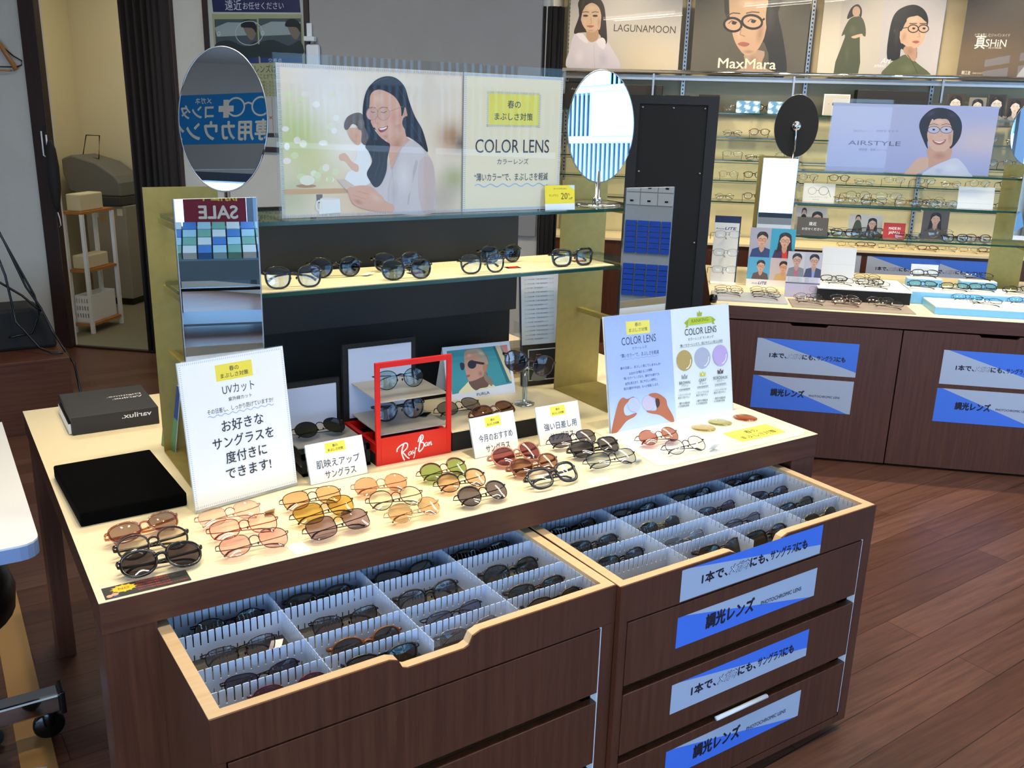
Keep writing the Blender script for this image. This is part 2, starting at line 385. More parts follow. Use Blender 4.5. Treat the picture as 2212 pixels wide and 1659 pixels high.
# window walls: right side (x = 3.95) and rear (y = -7), low sill, posts between the panes, header
M_ALU = mat('window_aluminium', '#5d6a78', 0.4, metal=0.6)
for nm, f in (('wall_right', lambda a, b, z0, z1: (3.95, 4.05, a, b, z0, z1)), ('wall_rear', lambda a, b, z0, z1: (a, b, -7.1, -7.0, z0, z1))):
    lo, hi = (-7.0, 2.4) if nm == 'wall_right' else (-6.5, 3.95)
    mb = MB()
    w0, w1 = (-6.9, 0.6) if nm == 'wall_right' else (-4.7, 2.3)
    zs, zt = (0.08, 2.5) if nm == 'wall_right' else (0.3, 2.0)
    mb.box(*f(lo, hi, 0, zs), M_WALL, xf=MB_).box(*f(lo, hi, zt, CEIL), M_WALL, xf=MB_).box(*f(lo, w0, zs, zt), M_WALL, xf=MB_).box(*f(w1, hi, zs, zt), M_WALL, xf=MB_)
    struct(mb.build(nm))
    fr = MB(); k = 0
    while w0 + k * 1.5 <= w1 + 0.01:
        a = w0 + k * 1.5; fr.box(*f(a - 0.03, a + 0.03, zs, zt), M_ALU, xf=MB_); k += 1
    fr.box(*f(w0, w1, 2.28 if nm == 'wall_right' else 1.7, 2.32 if nm == 'wall_right' else 1.74), M_ALU, xf=MB_).box(*f(w0, w1, zs, zs + 0.06), M_ALU, xf=MB_).box(*f(w0, w1, zt - 0.06, zt), M_ALU, xf=MB_)
    struct(fr.build('window_1' if nm == 'wall_right' else 'window_2'))
# outside: the pale building across the street with barred balconies, and the pavement
ob = MB(); M_FAC = mat('pale_facade', '#9db4bb', 0.8); M_BAR = mat('balcony_bars', '#86a8c2', 0.6); M_DARKF = mat('dark_facade_recess', '#39485a', 0.7)
ob.box(39.0, 39.4, -75, 30, -0.2, 22, M_DARKF, xf=MB_)
for k in range(7):
    z = 0.1 + 2.8 * k
    ob.box(37.6, 39.0, -75, 30, z + 2.42, z + 2.8, M_FAC, xf=MB_)
    for q in range(8 if k else 0): ob.box(37.5, 37.6, *((-77.6 + 13.0 * q, -73.6 + 13.0 * q) if k % 2 else (-81.5 + 13.0 * q, -76.2 + 13.0 * q)), z, z + 2.42, M_FAC, xf=MB_)
    for j in range(290):
        y = -74.5 + 0.36 * j
        ob.box(37.62, 37.70, y, y + 0.13, z, z + 2.42, M_BAR, xf=MB_)
o = ob.build('apartment_building'); tag(o, 'pale apartment block with barred balconies seen in the right oval mirror', 'building')
ob = MB(); ob._add([B(4.1, -30, -0.05), B(30, -30, -0.05), B(30, 20, -0.05), B(4.1, 20, -0.05)], [(0, 1, 2, 3)], mat('pavement', '#a9adb0', 0.9))
ob._add([B(-20, -30, -0.05), B(4.1, -30, -0.05), B(4.1, -7.1, -0.05), B(-20, -7.1, -0.05)], [(0, 1, 2, 3)], mat('pavement', '#a9adb0', 0.9))
struct(ob.build('pavement_outside'))
# door frame, pale floor strip
def trim(name, x0, x1, y0, y1, z0, z1, m): return struct(MB().box(x0, x1, y0, y1, z0, z1, m, xf=MB_).build(name, bevel=0.003))
trim('trim_1', -4.09, -3.985, 0.90, 0.95, 0, 2.25, M_FRAME)
trim('trim_2', -3.19, -3.14, 0.90, 1.06, 0, 2.25, M_FRAME)
trim('trim_3', -3.985, -3.19, 0.90, 1.06, 2.17, 2.25, M_FRAME)
trim('trim_4', -3.985, -3.19, 0.93, 0.96, 0, 0.012, M_FRAME)
struct(MB().box(-0.135, -0.06, 0.55, 1.62, 0.0, 0.004, mat('pale_floor_tape', '#b48a52', 0.5)).build('trim_5'))
# ceiling lamps
for (x, y), yaw in TUBES:
    t = thing('tube_lamp', 'twin tube ceiling lamp seen only in reflections', 'lamp', (x, y, CEIL), yaw, 'twin tube ceiling lamps')
    MB().box(-0.64, 0.64, -0.14, 0.14, -0.06, 0, M_WHITE).build('housing', t, 0.004)
    for s in (-1, 1): MB().tube([(-0.6, 0.09 * s, -0.078), (0.6, 0.09 * s, -0.078)], 0.013, mat('lit_tube', '#ffffff', 0.3, emit=('#fff4e0', 6)), 8).build('tube', t)
for x, y, z in SPOTS:
    t = thing('spot_lamp', 'small white ceiling spot over the near counter', 'lamp', (x, y, CEIL), 0, 'ceiling spots over the near counter')
    MB().lathe([(0.03, 0), (0.03, -0.03), (0.05, -0.04), (0.05, -0.12), (0.042, -0.12), (0.042, -0.05)], M_WHITE, 16, caps=False).build('housing', t)
# blue hanging sign over the neighbouring counter (seen in the left oval mirror)
t = thing('hanging_sign', 'bright blue hanging sign with white glasses outline and large white lettering', 'sign', tuple(B(-1.795, -5.2, 1.92)), UB + R(200)); t.scale = (.79, .79, .767)
W, H = 1.15, .335
MB().box(0, W, 0.001, 0.02, 0, H, mat('blue_sign_board', '#0f86d6', 0.5)).build('board', t)
MB().box(0, W, 0.001, 0.02, -.17, -.001, mat('grey_sign_ledge', '#9aa2aa', 0.6)).build('lower_panel', t)
p = Print(W, H, '#0c83d6'); wt = '#f4f4ec'
for x in (.09, .282): p.ring(x, .245, .066, .060, .012, wt, 32)
p.line([(.15, .26), (.186, .272), (.222, .26)], .012, wt)
p.raw([(.335, .215), (.335, .175), (.378, .175), (.378, .215), (.415, .215), (.415, .255), (.378, .255), (.378, .295), (.335, .295), (.335, .255), (.298, .255), (.298, .215)], wt)
p.text('メガネ', (.47, .275), (.60, .275), wt, bold=.02); p.text('コンタクト', (.455, .18), (.90, .18), wt, h=.075, bold=.03)
p.text('専用カウンター', (.01, .035), (.93, .035), wt, h=.105, bold=.03)
p.build('lettering', t)
# ---------------------------------------------------------------- near counter
TOP = 0.705; AP = 0.645
def counter(name, label, loc, yaw, W, D):
    t = thing(name, label, 'counter', loc, yaw)
    MB().box(0, W, 0, D, TOP - 0.0012, TOP, M_CREAM).build('worktop', t)
    MB().box(0.0005, W - 0.0005, 0.0005, 0.02, AP, TOP - 0.0012, M_WOODX).box(0.0005, 0.02, 0.02, D - 0.02, AP, TOP - 0.0012, M_WOOD).box(W - 0.02, W - 0.0005, 0.02, D - 0.02, AP, TOP - 0.0012, M_WOOD).box(0.0005, W - 0.0005, D - 0.02, D - 0.0005, AP, TOP - 0.0012, M_WOODX).build('apron', t)
    return t
ct = counter('display_counter', 'dark wood display counter with cream top covered in sunglasses, on the wooden floor', (0, 0, 0), 0, 1.8, 1.168)
for x0, x1, y0, y1 in ((0.0, 0.09, 0.002, 0.09), (1.71, 1.8, 0.002, 0.09), (0.005, 0.05, 1.06, 1.16), (1.71, 1.795, 1.06, 1.16)):
    MB().box(x0, x1, y0, y1, 0, AP, M_WOOD).build('leg', ct, 0.001)
MB().box(0.09, 1.71, 0.60, 0.62, 0.0, AP, M_WOOD).build('inner_panel', ct)
# ---------------------------------------------------------------- pull-out drawer wagons
def comb(L, h, pitch=0.0128, sw=0.0025, depth=0.5, bottom=True):
    """outline of a slotted divider strip of length L"""
    P = [(0, 0)]; n = int(L / pitch)
    if bottom:
        for k in range(1, n):
            x = k * pitch; P += [(x - sw / 2, 0), (x - sw / 2, h * 0.2), (x + sw / 2, h * 0.2), (x + sw / 2, 0)]
    P += [(L, 0), (L, h)]
    for k in range(n - 1, 0, -1):
        x = k * pitch; P += [(x + sw / 2 + 0.0008, h), (x + sw / 2, h - 0.001), (x + sw / 2, h * (1 - depth)), (x - sw / 2, h * (1 - depth)), (x - sw / 2, h - 0.001), (x - sw / 2 - 0.0008, h)]
    return P + [(0, h)]
TRZ = 0.630; TRB = 0.571     # top of the tray rim, inner floor
def label_print(kind, w=0.44, h=0.155):
    bl, gy = '#4a80f0', '#bac6dc'
    p = Print(w, h, gy)
    if kind == 'a':
        p.raw([(0.02, h), (w, 0.022), (w, h)], bl)
        for tx, a, b in (('1本で、', 0.060, 0.135), ('にも、', 0.205, 0.262), ('サングラス', 0.268, 0.352), ('にも', 0.354, 0.390)):
            p.text(tx, (a, h / 2 - 0.009), (b, h / 2 - 0.009), '#16182c', h=0.019, bold=0.045 if tx != 'サングラス' else 0.02)
        p.text('メガネ', (0.140, h / 2 - 0.009), (0.202, h / 2 - 0.009), '#2a3c78', h=0.019, bold=0.05, shear=0.15); p.text('メガネ', (0.141, h / 2 - 0.0085), (0.201, h / 2 - 0.0085), '#e8eefa', h=0.018, shear=0.15)
    else:
        p.raw([(0, 0), (w * 0.97, 0), (0.02, h), (0, h)], bl)
        p.text('調光レンズ', (0.085, h / 2 - 0.013), (0.232, h / 2 - 0.013), '#15182e', h=0.027, bold=0.05)
        p.text('PHOTOCHROMIC LENS', (0.255, h / 2 - 0.008), (0.390, h / 2 - 0.008), '#20243c', h=0.010, bold=0.02)
    return p
LAB = {}
def put_label(kind, parent, loc, w=0.44, h=0.073):
    k = (kind, w, h)
    if k not in LAB:
        p = label_print(kind, w, h)
        o = p.build('lens_label', parent, loc, m=M_INK); LAB[k] = o.data
    else: o = put('lens_label', LAB[k], parent); o.location = loc
    o['label'] = 'blue and grey printed label, ' + ('lens slogan' if kind == 'a' else 'photochromic lens')
    return o
def wagon(label, loc, yaw, labels, rows):
    W, D = 0.794, 0.56; F = 0.0   # front face at y=0, body goes back
    t = thing('drawer_wagon', label, 'drawer unit', loc, yaw)
    # carcass
    MB().box(0, 0.02, 0.0, D, 0.03, 0.549, M_WOOD).box(W - 0.030, W, 0.0, D, 0.03, 0.549, M_WOOD).box(0.02, W - 0.03, D - 0.02, D, 0.03, 0.549, M_WOOD).box(0.02, W - 0.03, 0.0, D - 0.02, 0.03, 0.05, M_WOOD).build('carcass', t)
    MB().box(0.02, W - 0.02, 0.05, D - 0.05, 0.0, 0.03, M_BLACK).build('plinth', t)
    # top tray with finger notch in its front edge
    x0, x1 = 0.312, 0.468
    nz = TRZ - 0.026
    prof = [(0, 0.548), (W, 0.548), (W, TRZ), (x1 + 0.012, TRZ), (x1 - 0.004, TRZ - 0.006), (x1 - 0.012, nz + 0.004), (x1 - 0.022, nz), (x0 + 0.022, nz), (x0 + 0.012, nz + 0.004), (x0 + 0.004, TRZ - 0.006), (x0 - 0.012, TRZ)] + [(0, TRZ)]
    MB().prism(prof, 0.004, M_WOOD).build('tray_front', t)
    YB = 0.345
    rim = MB().prism(prof, 0.018, M_BEIGE, xf=T(0, 0.0041, -0.0002)).box(0.004, 0.022, 0.0222, YB, 0.549, TRZ - 0.0002, M_BEIGE).box(W - 0.022, W - 0.004, 0.0222, YB, 0.549, TRZ - 0.0002, M_BEIGE).box(0, W, YB, YB + 0.018, 0.549, TRZ - 0.0002, M_BEIGE)
    rim.box(0, 0.004, 0.0222, YB, 0.549, TRZ - 0.002, M_WOOD).box(0, 0.004, 0.0222, YB, TRZ - 0.002, TRZ - 0.0002, M_BEIGE).box(W - 0.004, W, 0.0222, YB, 0.549, TRZ - 0.002, M_WOOD).box(W - 0.004, W, 0.0222, YB, TRZ - 0.002, TRZ - 0.0002, M_BEIGE)
    for x0_, x1_ in ((-0.0006, 0.0), (W, W + 0.0006)): rim.box(x0_, x1_, 0.0, 0.0225, 0.548, TRZ - 0.002, M_WOOD)
    rim.build('tray_rim', t)
    MB().box(0.022, W - 0.022, 0.022, YB, 0.549, TRB, M_CARPET).build('tray_liner', t)
    # slotted dividers: one strip along each row, three across
    iw = W - 0.046; hz = 0.051
    cm = MB().prism(comb(iw, hz), 0.0014, M_DIV).mesh('row_divider')
    for y in rows + (YB - 0.004,): put('row_divider', cm, t).location = (0.023, y, TRB)
    cw = MB().prism(comb(YB - .028, hz, depth=0.25), 0.0014, thin_div, xf=RZ(R(90))).mesh('column_divider')
    for k in (1, 2, 3): put('column_divider', cw, t).location = (0.023 + iw * k / 4, 0.0235, TRB + 0.001)
    for x in (0.0245, W - 0.0224): put('column_divider', cw, t).location = (x, 0.0235, TRB)
    # three closed drawers below
    for k, (z0, z1) in enumerate(((0.398, 0.544), (0.230, 0.376), (0.052, 0.208))):
        d = MB().box(0.023, W - 0.034, 0.0, 0.018, z0, z1, M_WOOD).box(0.03, W - 0.04, 0.018, 0.40, z0 + 0.01, z1 - 0.02, M_BEIGE).build('drawer', t, 0.001)
        if labels and k < 2 + 1: put_label('b' if k != 1 else 'a', d, (0.160, 0.0, (0.441, 0.279, 0.111)[k]))
        if k == 2 and labels: MB().tube([(0.305, -0.003, 0.216), (0.47, -0.003, 0.216)], 0.006, M_WHITE, 8, ry=0.005).build('handle', d)
    if labels:
        put_label('a', t, (0.160, -0.0005, 0.551))
    MB().box(W - 0.034, W - 0.031, 0.001, 0.02, 0.06, 0.546, M_WHITE).build('drawer_runner', t)
    return t
thin_div = mat('translucent_divider', '#d6e4fa', 0.3); thin_div.node_tree.nodes['Principled BSDF'].inputs['Alpha'].default_value = 0.6
WL = ((0.098, -0.300), R(1.6)); WR = ((0.895, -0.290), R(0.75))
wagon('left dark wood drawer wagon pulled out from the counter, drawers without labels', (*WL[0], 0), WL[1], False, (.076, .148, .262))
wagon('right dark wood drawer wagon pulled out from the counter, with blue and grey labels', (*WR[0], 0), WR[1], True, (.095, .170, .265))
# ---------------------------------------------------------------- brass display rack on the counter
def rack(label, loc, yaw, W, shelves, extra_bar, board=True):
    """two brass plates standing on long feet, bars that carry glass shelves and two upright mirrors; origin at left plate's lower left, y=0 at the plate"""
    t = thing('display_rack', label, 'display rack', loc, yaw)
    pw = 0.165
    for x in (0, W - pw):
        MB().box(x, x + pw, 0, 0.003, 0.003, 0.627, M_GOLD).box(x, x + pw, -0.26, 0.003, 0, 0.003, M_GOLD).build('brass_plate', t)
    for z in list(shelves) + extra_bar:
        for x in (0.028, W - 0.09):
            MB().box(x, x + 0.016, -0.28, 0.0, z - 0.022, z - 0.0085, M_GOLD).build('shelf_bar', t)
    for z in shelves:
        m = MB(); sheet(m, W - 0.06, 0.23, 0.0085, M_GLASSB, M_EDGE, T(0.03, -0.245, z)); m.build('glass_shelf', t)
    for x in (0, W - pw):
        m = MB().box(x, x + pw, -0.288, -0.284, 0.285, 0.627, M_WHITE).box(x + 0.001, x + pw - 0.001, -0.2885, -0.288, 0.306, 0.6265, M_MIRROR).box(x - 0.0015, x, -0.289, -0.283, 0.285, 0.627, M_STEEL).box(x + pw, x + pw + 0.0015, -0.289, -0.283, 0.285, 0.627, M_STEEL)
        m.build('upright_mirror', t)
    if board:
        MB().box(0.168, W - 0.31, 0.004, 0.014, 0.262, 0.575, M_CHAR).build('back_board', t)
        MB().box(0.168, W - 0.315, 0.03, 0.04, 0.0, 0.30, M_MATTE).build('lower_back_board', t)
    return t
rack('brass and glass display rack standing on the near counter, carrying the colour lens sign', (0.258, 0.675, TOP), 0, 1.312, (0.415, 0.570), [0.257])
sh = MB().box(0.345, 1.42, 0.438, 0.665, TOP + 0.4152, TOP + 0.4162, M_CREAM).build('shelf_liner'); tag(sh, 'cream paper liner lying on the lower glass shelf of the near rack', 'paper')
# oval mirrors on chrome stems
def oval_mirror(label, loc, yaw, tilt, a=0.0925, b=0.147, stem=0.06):
    t = thing('oval_mirror', label, 'mirror', loc, yaw)
    MB().lathe([(0.001, 0.006), (0.062, 0.005), (0.066, 0.002), (0.066, 0)], M_CHROME, 32).build('base', t)
    MB().lathe([(0.013, 0.005), (0.013, 0.018), (0.007, 0.02), (0.006, stem + 0.03)], M_CHROME, 16).tube([(0, 0, stem + 0.02), (0, 0.022, stem + 0.03), (0, 0.022, stem + b - 0.02), (0, 0.012, stem + b)], 0.005, M_CHROME, 8).build('stem', t)
    head = MB().prism(ell(0, 0, a, b, 64), 0.006, M_MATTE, smooth=False).build('mirror_head', t); head.location = (0, 0.0, stem + b + 0.0); head.rotation_euler = (tilt, 0, 0)
    MB().prism(ell(0, 0, a - 0.0015, b - 0.0015, 64), 0.0006, M_MIRROR).build('mirror_face', head).location = (0, -0.0008, 0)
    hub = MB().lathe([(0.026, 0.0), (0.024, 0.006), (0.015, 0.012), (0.004, 0.015)], M_CHROME, 24, xf=T(0, 0.006, 0) @ RX(R(-90))).build('swivel_hub', head)
    MB().tube(ell(0, 0, a, b, 64) and [(x, 0.001, z) for x, z in ell(0, 0, a, b, 64)], 0.0016, M_STEEL, 5, closed=True).build('rim', head)
    return t
# ---------------------------------------------------------------- eyeglasses
def lens_outline(w, h, p, shape, n=26):
    out = []
    for x, z in ell(0, 0, w / 2, h / 2, n, 0, p):
        u, v = x / (w / 2), z / (h / 2)
        if shape == 'panto': x *= 1 + 0.08 * v
        elif shape == 'aviator': x += 0.16 * w * -0.5 * (0.5 - v / 2) * 0.6; x *= 1 + 0.14 * v; z *= 1.0 - 0.10 * u * (1 if v < 0 else 0)
        elif shape == 'cat': z += 0.10 * h * (u * 0.5 + 0.5) ** 2 * (1 if v > 0 else 0.2); x *= 1 + 0.05 * v
        elif shape == 'wayfarer': x *= 1 + 0.10 * v; z += 0.05 * h * u * (1 if v > 0 else 0)
        elif shape == 'half': z = z if v > -0.2 else -0.2 * h / 2 + (z + 0.2 * h / 2) * 0.9
        out.append((x, z))
    return out
def lensmat(c, base=0.05): return thin('lens_' + c.strip('#'), (lambda q: tuple(0.76 * v + 0.24 * sum(q) / 3 for v in q))(tuple(min(0.96, (v / k) ** 0.74) for v, k in zip(lin(c), (0.95, 0.84, 0.60)))), base, 1.2)
def framemat(c, metal): return mat(('metal_' if metal else 'acetate_') + c.strip('#'), c, 0.2 if metal else 0.16, metal=0.9 if metal else 0, spec=0.6)
def clearframe(c): return thin('clear_frame_' + c.strip('#'), c, 0.10, 1.2)
STY = {}
def style(key, lw=0.050, lh=0.043, p=2.2, shape='panto', fr='#0a0a0b', ln='#2a2a2c', te=None, kind='plastic', fold=True, clear=False, gap=0.018, base=0.05, thick=1.0):
    if key in STY: return STY[key]
    metal = kind != 'plastic'; lw *= 1.05; lh *= 1.05
    fm = clearframe(fr) if clear else framemat(fr, metal)
    tm = framemat(te, False) if te else fm
    Lm = lensmat(ln, base); W2 = lw + gap / 2 + 0.0055
    yf = lambda x: 1.7 * x * x
    r, rd = (0.0009, 0.0009) if metal else (0.0022 * thick, 0.0021)
    if kind == 'rimless': r = rd = 0.0005
    out = lens_outline(lw, lh, p, shape); cxo = lw / 2 + gap / 2
    f = MB(); lens = {}
    for s in (-1, 1):
        P = [(s * (cxo + x), yf(cxo + x), z + lh / 2) for x, z in out]
        f.tube(P, r, fm, 6, closed=True, ry=rd, up=(0, 1, 0))
        if kind == 'browline':
            top = [q for q in P if q[2] > lh * 0.62]; top.sort(key=lambda q: q[0]); f.tube([(a, b - 0.0006, c) for a, b, c in top], 0.0020, tm, 6, ry=0.0022, up=(0, 1, 0))
        m = MB(); nL = len(P); c0 = (s * cxo, yf(cxo) - 0.0022, lh / 2)
        mid = [((a + c0[0]) / 2, (b + c0[1]) / 2 - 0.0006, (c + c0[2]) / 2) for a, b, c in P]
        v = P + mid + [c0]
        m._add(v, [(k, (k + 1) % nL, nL + (k + 1) % nL, nL + k) for k in range(nL)] + [(nL + k, nL + (k + 1) % nL, 2 * nL) for k in range(nL)], Lm, True)
        lens[s] = m.mesh('lens')
    # bridge, end pieces, nose pads
    zb = lh * (0.68 if metal else 0.62); bx = gap / 2 + 0.0018
    br = [(-bx, yf(bx), zb - 0.002), (-bx * 0.5, -0.0014, zb + 0.003), (0, -0.0018, zb + 0.0042), (bx * 0.5, -0.0014, zb + 0.003), (bx, yf(bx), zb - 0.002)]
    f.tube(br, 0.0011 if metal else 0.0021 * thick, fm, 6, ry=0.0011 if metal else 0.0024 * thick)
    if kind == 'double': f.tube([(-bx - 0.008, yf(bx), lh * 0.97), (0, -0.001, lh * 0.99), (bx + 0.008, yf(bx), lh * 0.97)], 0.0009, fm, 5)
    zh = lh * 0.74; yh = yf(W2) + 0.004
    for s in (-1, 1):
        f.tube([(s * (W2 - 0.0075), yf(W2 - 0.008), zh), (s * (W2 - 0.001), yf(W2) - 0.0005, zh), (s * W2, yh + 0.001, zh)], 0.0011 if metal else 0.0024, fm, 6, ry=0.0014 if metal else 0.0034)
        if metal:
            f.tube([(s * (gap / 2 + 0.001), yf(bx) + 0.0005, lh * 0.5), (s * gap * 0.36, 0.005, lh * 0.46)], 0.0004, fm, 4)
        f.lathe([(0.0005, -0.0035), (0.0022, 0), (0.0005, 0.0035)], fm if metal else fm, 8, xf=T(s * gap * 0.36, 0.0055, lh * 0.44) @ RZ(R(25 * s)))
        if not metal and not clear: f.lathe([(0.0010, 0), (0.0006, 0.0006)], M_STEEL, 8, xf=T(s * (W2 - 0.0045), yf(W2) - 0.0028, zh + 0.0003) @ RX(R(90)) @ Matrix.Scale(1.8, 4, (1, 0, 0)))
    temples = {}
    for s in (-1, 1):
        m = MB()
        if fold:
            o = 0.0 if s > 0 else 0.0055
            P = [(s * W2, yh, zh), (s * (W2 - 0.002), yh + 0.006 + o, zh), (s * (W2 - 0.012), yh + 0.009 + o, zh - 0.0004), (0, yh + 0.010 + o, zh - 0.003 - o * 0.3), (-s * (W2 - 0.034), yh + 0.008 + o, zh - 0.007 - o * 0.4), (-s * (W2 - 0.022), yh + 0.0065 + o, zh - 0.011 - o * 0.4), (-s * (W2 - 0.012), yh + 0.005 + o, zh - 0.019 - o * 0.4)]
        else:
            P = [(s * W2, yh, zh), (s * (W2 + 0.002), yh + 0.01, zh), (s * (W2 + 0.003), 0.055, zh + 0.0005), (s * (W2 + 0.001), 0.092, zh), (s * (W2 - 0.002), 0.110, zh - 0.005), (s * (W2 - 0.006), 0.138, zh - 0.030)]
        if metal:
            m.tube(P[:5], 0.0008, fm, 6, ry=0.0011)
            m.tube([tuple(Vector(P[3]).lerp(Vector(P[4]), 0.55))] + P[4:], [0.0011, 0.0015, 0.0019, 0.0019][-len(P[4:]) - 1:], tm, 6)
        else:
            n = len(P); m.tube(P, [0.0016] * n, tm, 6, ry=[0.0034, 0.0034, 0.0032, 0.0027, 0.0024, 0.0025, 0.0030][:n])
        temples[s] = m.mesh('temple')
    fm_ = f.mesh('frame_front')
    pts = [v.co.copy() for me in [fm_] + list(temples.values()) for v in me.vertices]
    STY[key] = dict(front=fm_, lens=lens, temples=temples, pts=pts, W=2 * W2, lh=lh)
    return STY[key]
def paper_tag(parent, loc, yaw=0.3, col=M_PAPER, w=0.022, h=0.034, tilt=R(-80)):
    o = MB().box(0, w, 0, 0.0004, 0, h, col).tube([(w / 2, 0, h), (w / 2 - 0.004, 0.001, h + 0.012), (w / 2 + 0.006, 0.002, h + 0.022)], 0.0003, M_BLACK, 4).build('price_tag', parent)
    o.location = loc; o.rotation_euler = (tilt, 0, yaw); return o
def specs(key, label, x, y, z, yaw=0.0, tilt=55.0, name='sunglasses', cat='sunglasses', group=None, roll=0.0, sink=0.0, tagged=None):
    """stands one pair on height z; tilt leans the front back (degrees)"""
    S = STY[key]; th = R(tilt)
    rot = Matrix.Rotation(yaw, 3, 'Z') @ Matrix.Rotation(-th, 3, 'X') @ Matrix.Rotation(roll, 3, 'Y')
    zm = min((rot @ p).z for p in S['pts'])
    mid = rot @ Vector((0, 0, S['lh'] / 2))
    t = thing(name, label, cat, (x - mid.x, y - mid.y, z - zm - sink + 0.0002), 0, group, rot=rot.to_euler())
    put('frame_front', S['front'], t)
    for s in (-1, 1): put('lens', S['lens'][s], t); put('temple', S['temples'][s], t)
    if tagged: paper_tag(t, *tagged)
    return t
style('beige_clear', .054, .040, 2.4, 'wayfarer', '#d9a974', '#8a644c', clear=True)
style('dark_light', .051, .045, 2.2, 'panto', '#1c100c', '#cdb98f', thick=0.9)
style('black_big', .056, .048, 2.3, 'panto', '#0a0706', '#3a2a26', thick=1.4)
style('rimless_pink', .050, .038, 2.6, 'panto', '#c78a78', '#e2b89c', '#c98f80', 'rimless')
style('red_metal', .052, .040, 2.8, 'panto', '#a03a2e', '#f4c3a0', '#7a1210', 'metal')
style('pink_metal', .052, .042, 2.4, 'panto', '#7a5a52', '#eba891', '#35100f', 'metal')
style('gold_brown', .050, .040, 2.7, 'panto', '#6a5030', '#d39a52', '#4a2414', 'double')
style('yellow_metal', .055, .045, 2.8, 'aviator', '#5a4420', '#cf9a16', '#2a1608', 'metal')
style('mauve_metal', .054, .046, 3.2, 'panto', '#4a3a36', '#8f6a6c', '#140c10', 'metal')
style('brown_round', .047, .044, 2.1, 'panto', '#b98a64', '#cf8f5e', '#a9663c', 'metal')
style('green_clear_round', .046, .045, 2.0, 'panto', '#5a3422', '#cdd6b2', '#2a1a14', 'metal')
style('amber_round', .047, .043, 2.2, 'panto', '#c9a878', '#cf9a60', '#7a5030', 'metal')
style('green_round', .048, .044, 2.1, 'panto', '#7a4a24', '#6f8f34', '#5a1c10', 'browline')
style('tortoise_amber', .047, .045, 2.1, 'panto', '#1a0f0c', '#cf9258', '#1a0f0c', 'browline')
style('black_grey_round', .048, .045, 2.1, 'panto', '#120d10', '#54484a', '#1d1412', 'browline')
style('wine_big', .056, .050, 2.2, 'panto', '#b07a60', '#6d2426')
style('brown_clear', .052, .043, 2.3, 'wayfarer', '#7a4424', '#7d4a2c')
style('black_clear', .053, .045, 2.8, 'wayfarer', '#0c0a0b', '#d6dade', thick=1.7)
style('black_sport', .054, .038, 2.8, 'wayfarer', '#0a0b10', '#4a4446', kind='metal', te='#090909')
style('black_square', .056, .042, 3.0, 'wayfarer', '#09090a', '#39353a')
style('blue_grey', .055, .040, 2.8, 'wayfarer', '#1a1c20', '#8d9a98', kind='metal', te='#0b0a0c')
style('brown_round_metal', .047, .043, 2.0, 'panto', '#7a4a34', '#a9543a', '#6a4030', 'metal')
style('grey_round_metal', .047, .042, 2.1, 'panto', '#3a3430', '#cfcdbd', '#2c2824', 'metal')
# black acetate pairs on the shelf, upright
for k, (ln, w, h, p) in dict(sh_lilac=('#b9bedc', .050, .044, 2.7), sh_dark=('#3a3c42', .049, .043, 2.2), sh_green=('#4c5240', .050, .042, 2.4), sh_clear=('#d9d6cc', .049, .043, 2.6), sh_thick=('#cfd8d2', .050, .040, 3.2), sh_mid=('#6a6878', .050, .041, 2.6)).items(): style(k, w, h, p, 'wayfarer', '#08080b', ln, base=0.06, thick=1.7 if k == 'sh_thick' else 1.15)
style('green_black_round', .050, .047, 2.0, 'panto', '#1a1a1c', '#141c18', '#3a342c', 'metal')
style('stand_green', .050, .044, 2.1, 'panto', '#0c0c0e', '#9fb59a', '#101010', 'metal', base=0.06)
style('stand_grey', .051, .046, 2.3, 'wayfarer', '#0c0a0c', '#9a9090')
style('olive_thin', .052, .044, 2.2, 'panto', '#2c241e', '#6b5f58', '#3a2e28', 'metal')
style('brown_thick', .052, .042, 2.4, 'wayfarer', '#5a2a1c', '#7a3a22')
style('cat_purple', .058, .050, 2.2, 'cat', '#2a1214', '#3c2428', base=0.06)
# optical frames for the far displays
for k, (c, w, h, p, kd) in dict(op_black=('#0a0a0b', .048, .036, 2.8, 'plastic'), op_thin=('#3a3532', .047, .040, 2.1, 'metal'), op_gold=('#9a7444', .046, .040, 2.1, 'metal'), op_dark=('#14171c', .049, .034, 3.0, 'metal'), op_brown=('#5a3424', .048, .037, 2.4, 'plastic'), op_silver=('#7d7f82', .049, .033, 2.9, 'metal')).items():
    style(k, w, h, p, 'panto', c, '#eef2f2', None, kd, fold=True); style(k + '_open', w, h, p, 'panto', c, '#eef2f2', None, kd, fold=False)
style('op_yellow', .050, .035, 2.8, 'panto', '#111214', '#d8d79a', None, 'plastic')
style('op_cyan', .050, .033, 2.8, 'panto', '#14181c', '#c6e6ee', None, 'metal')
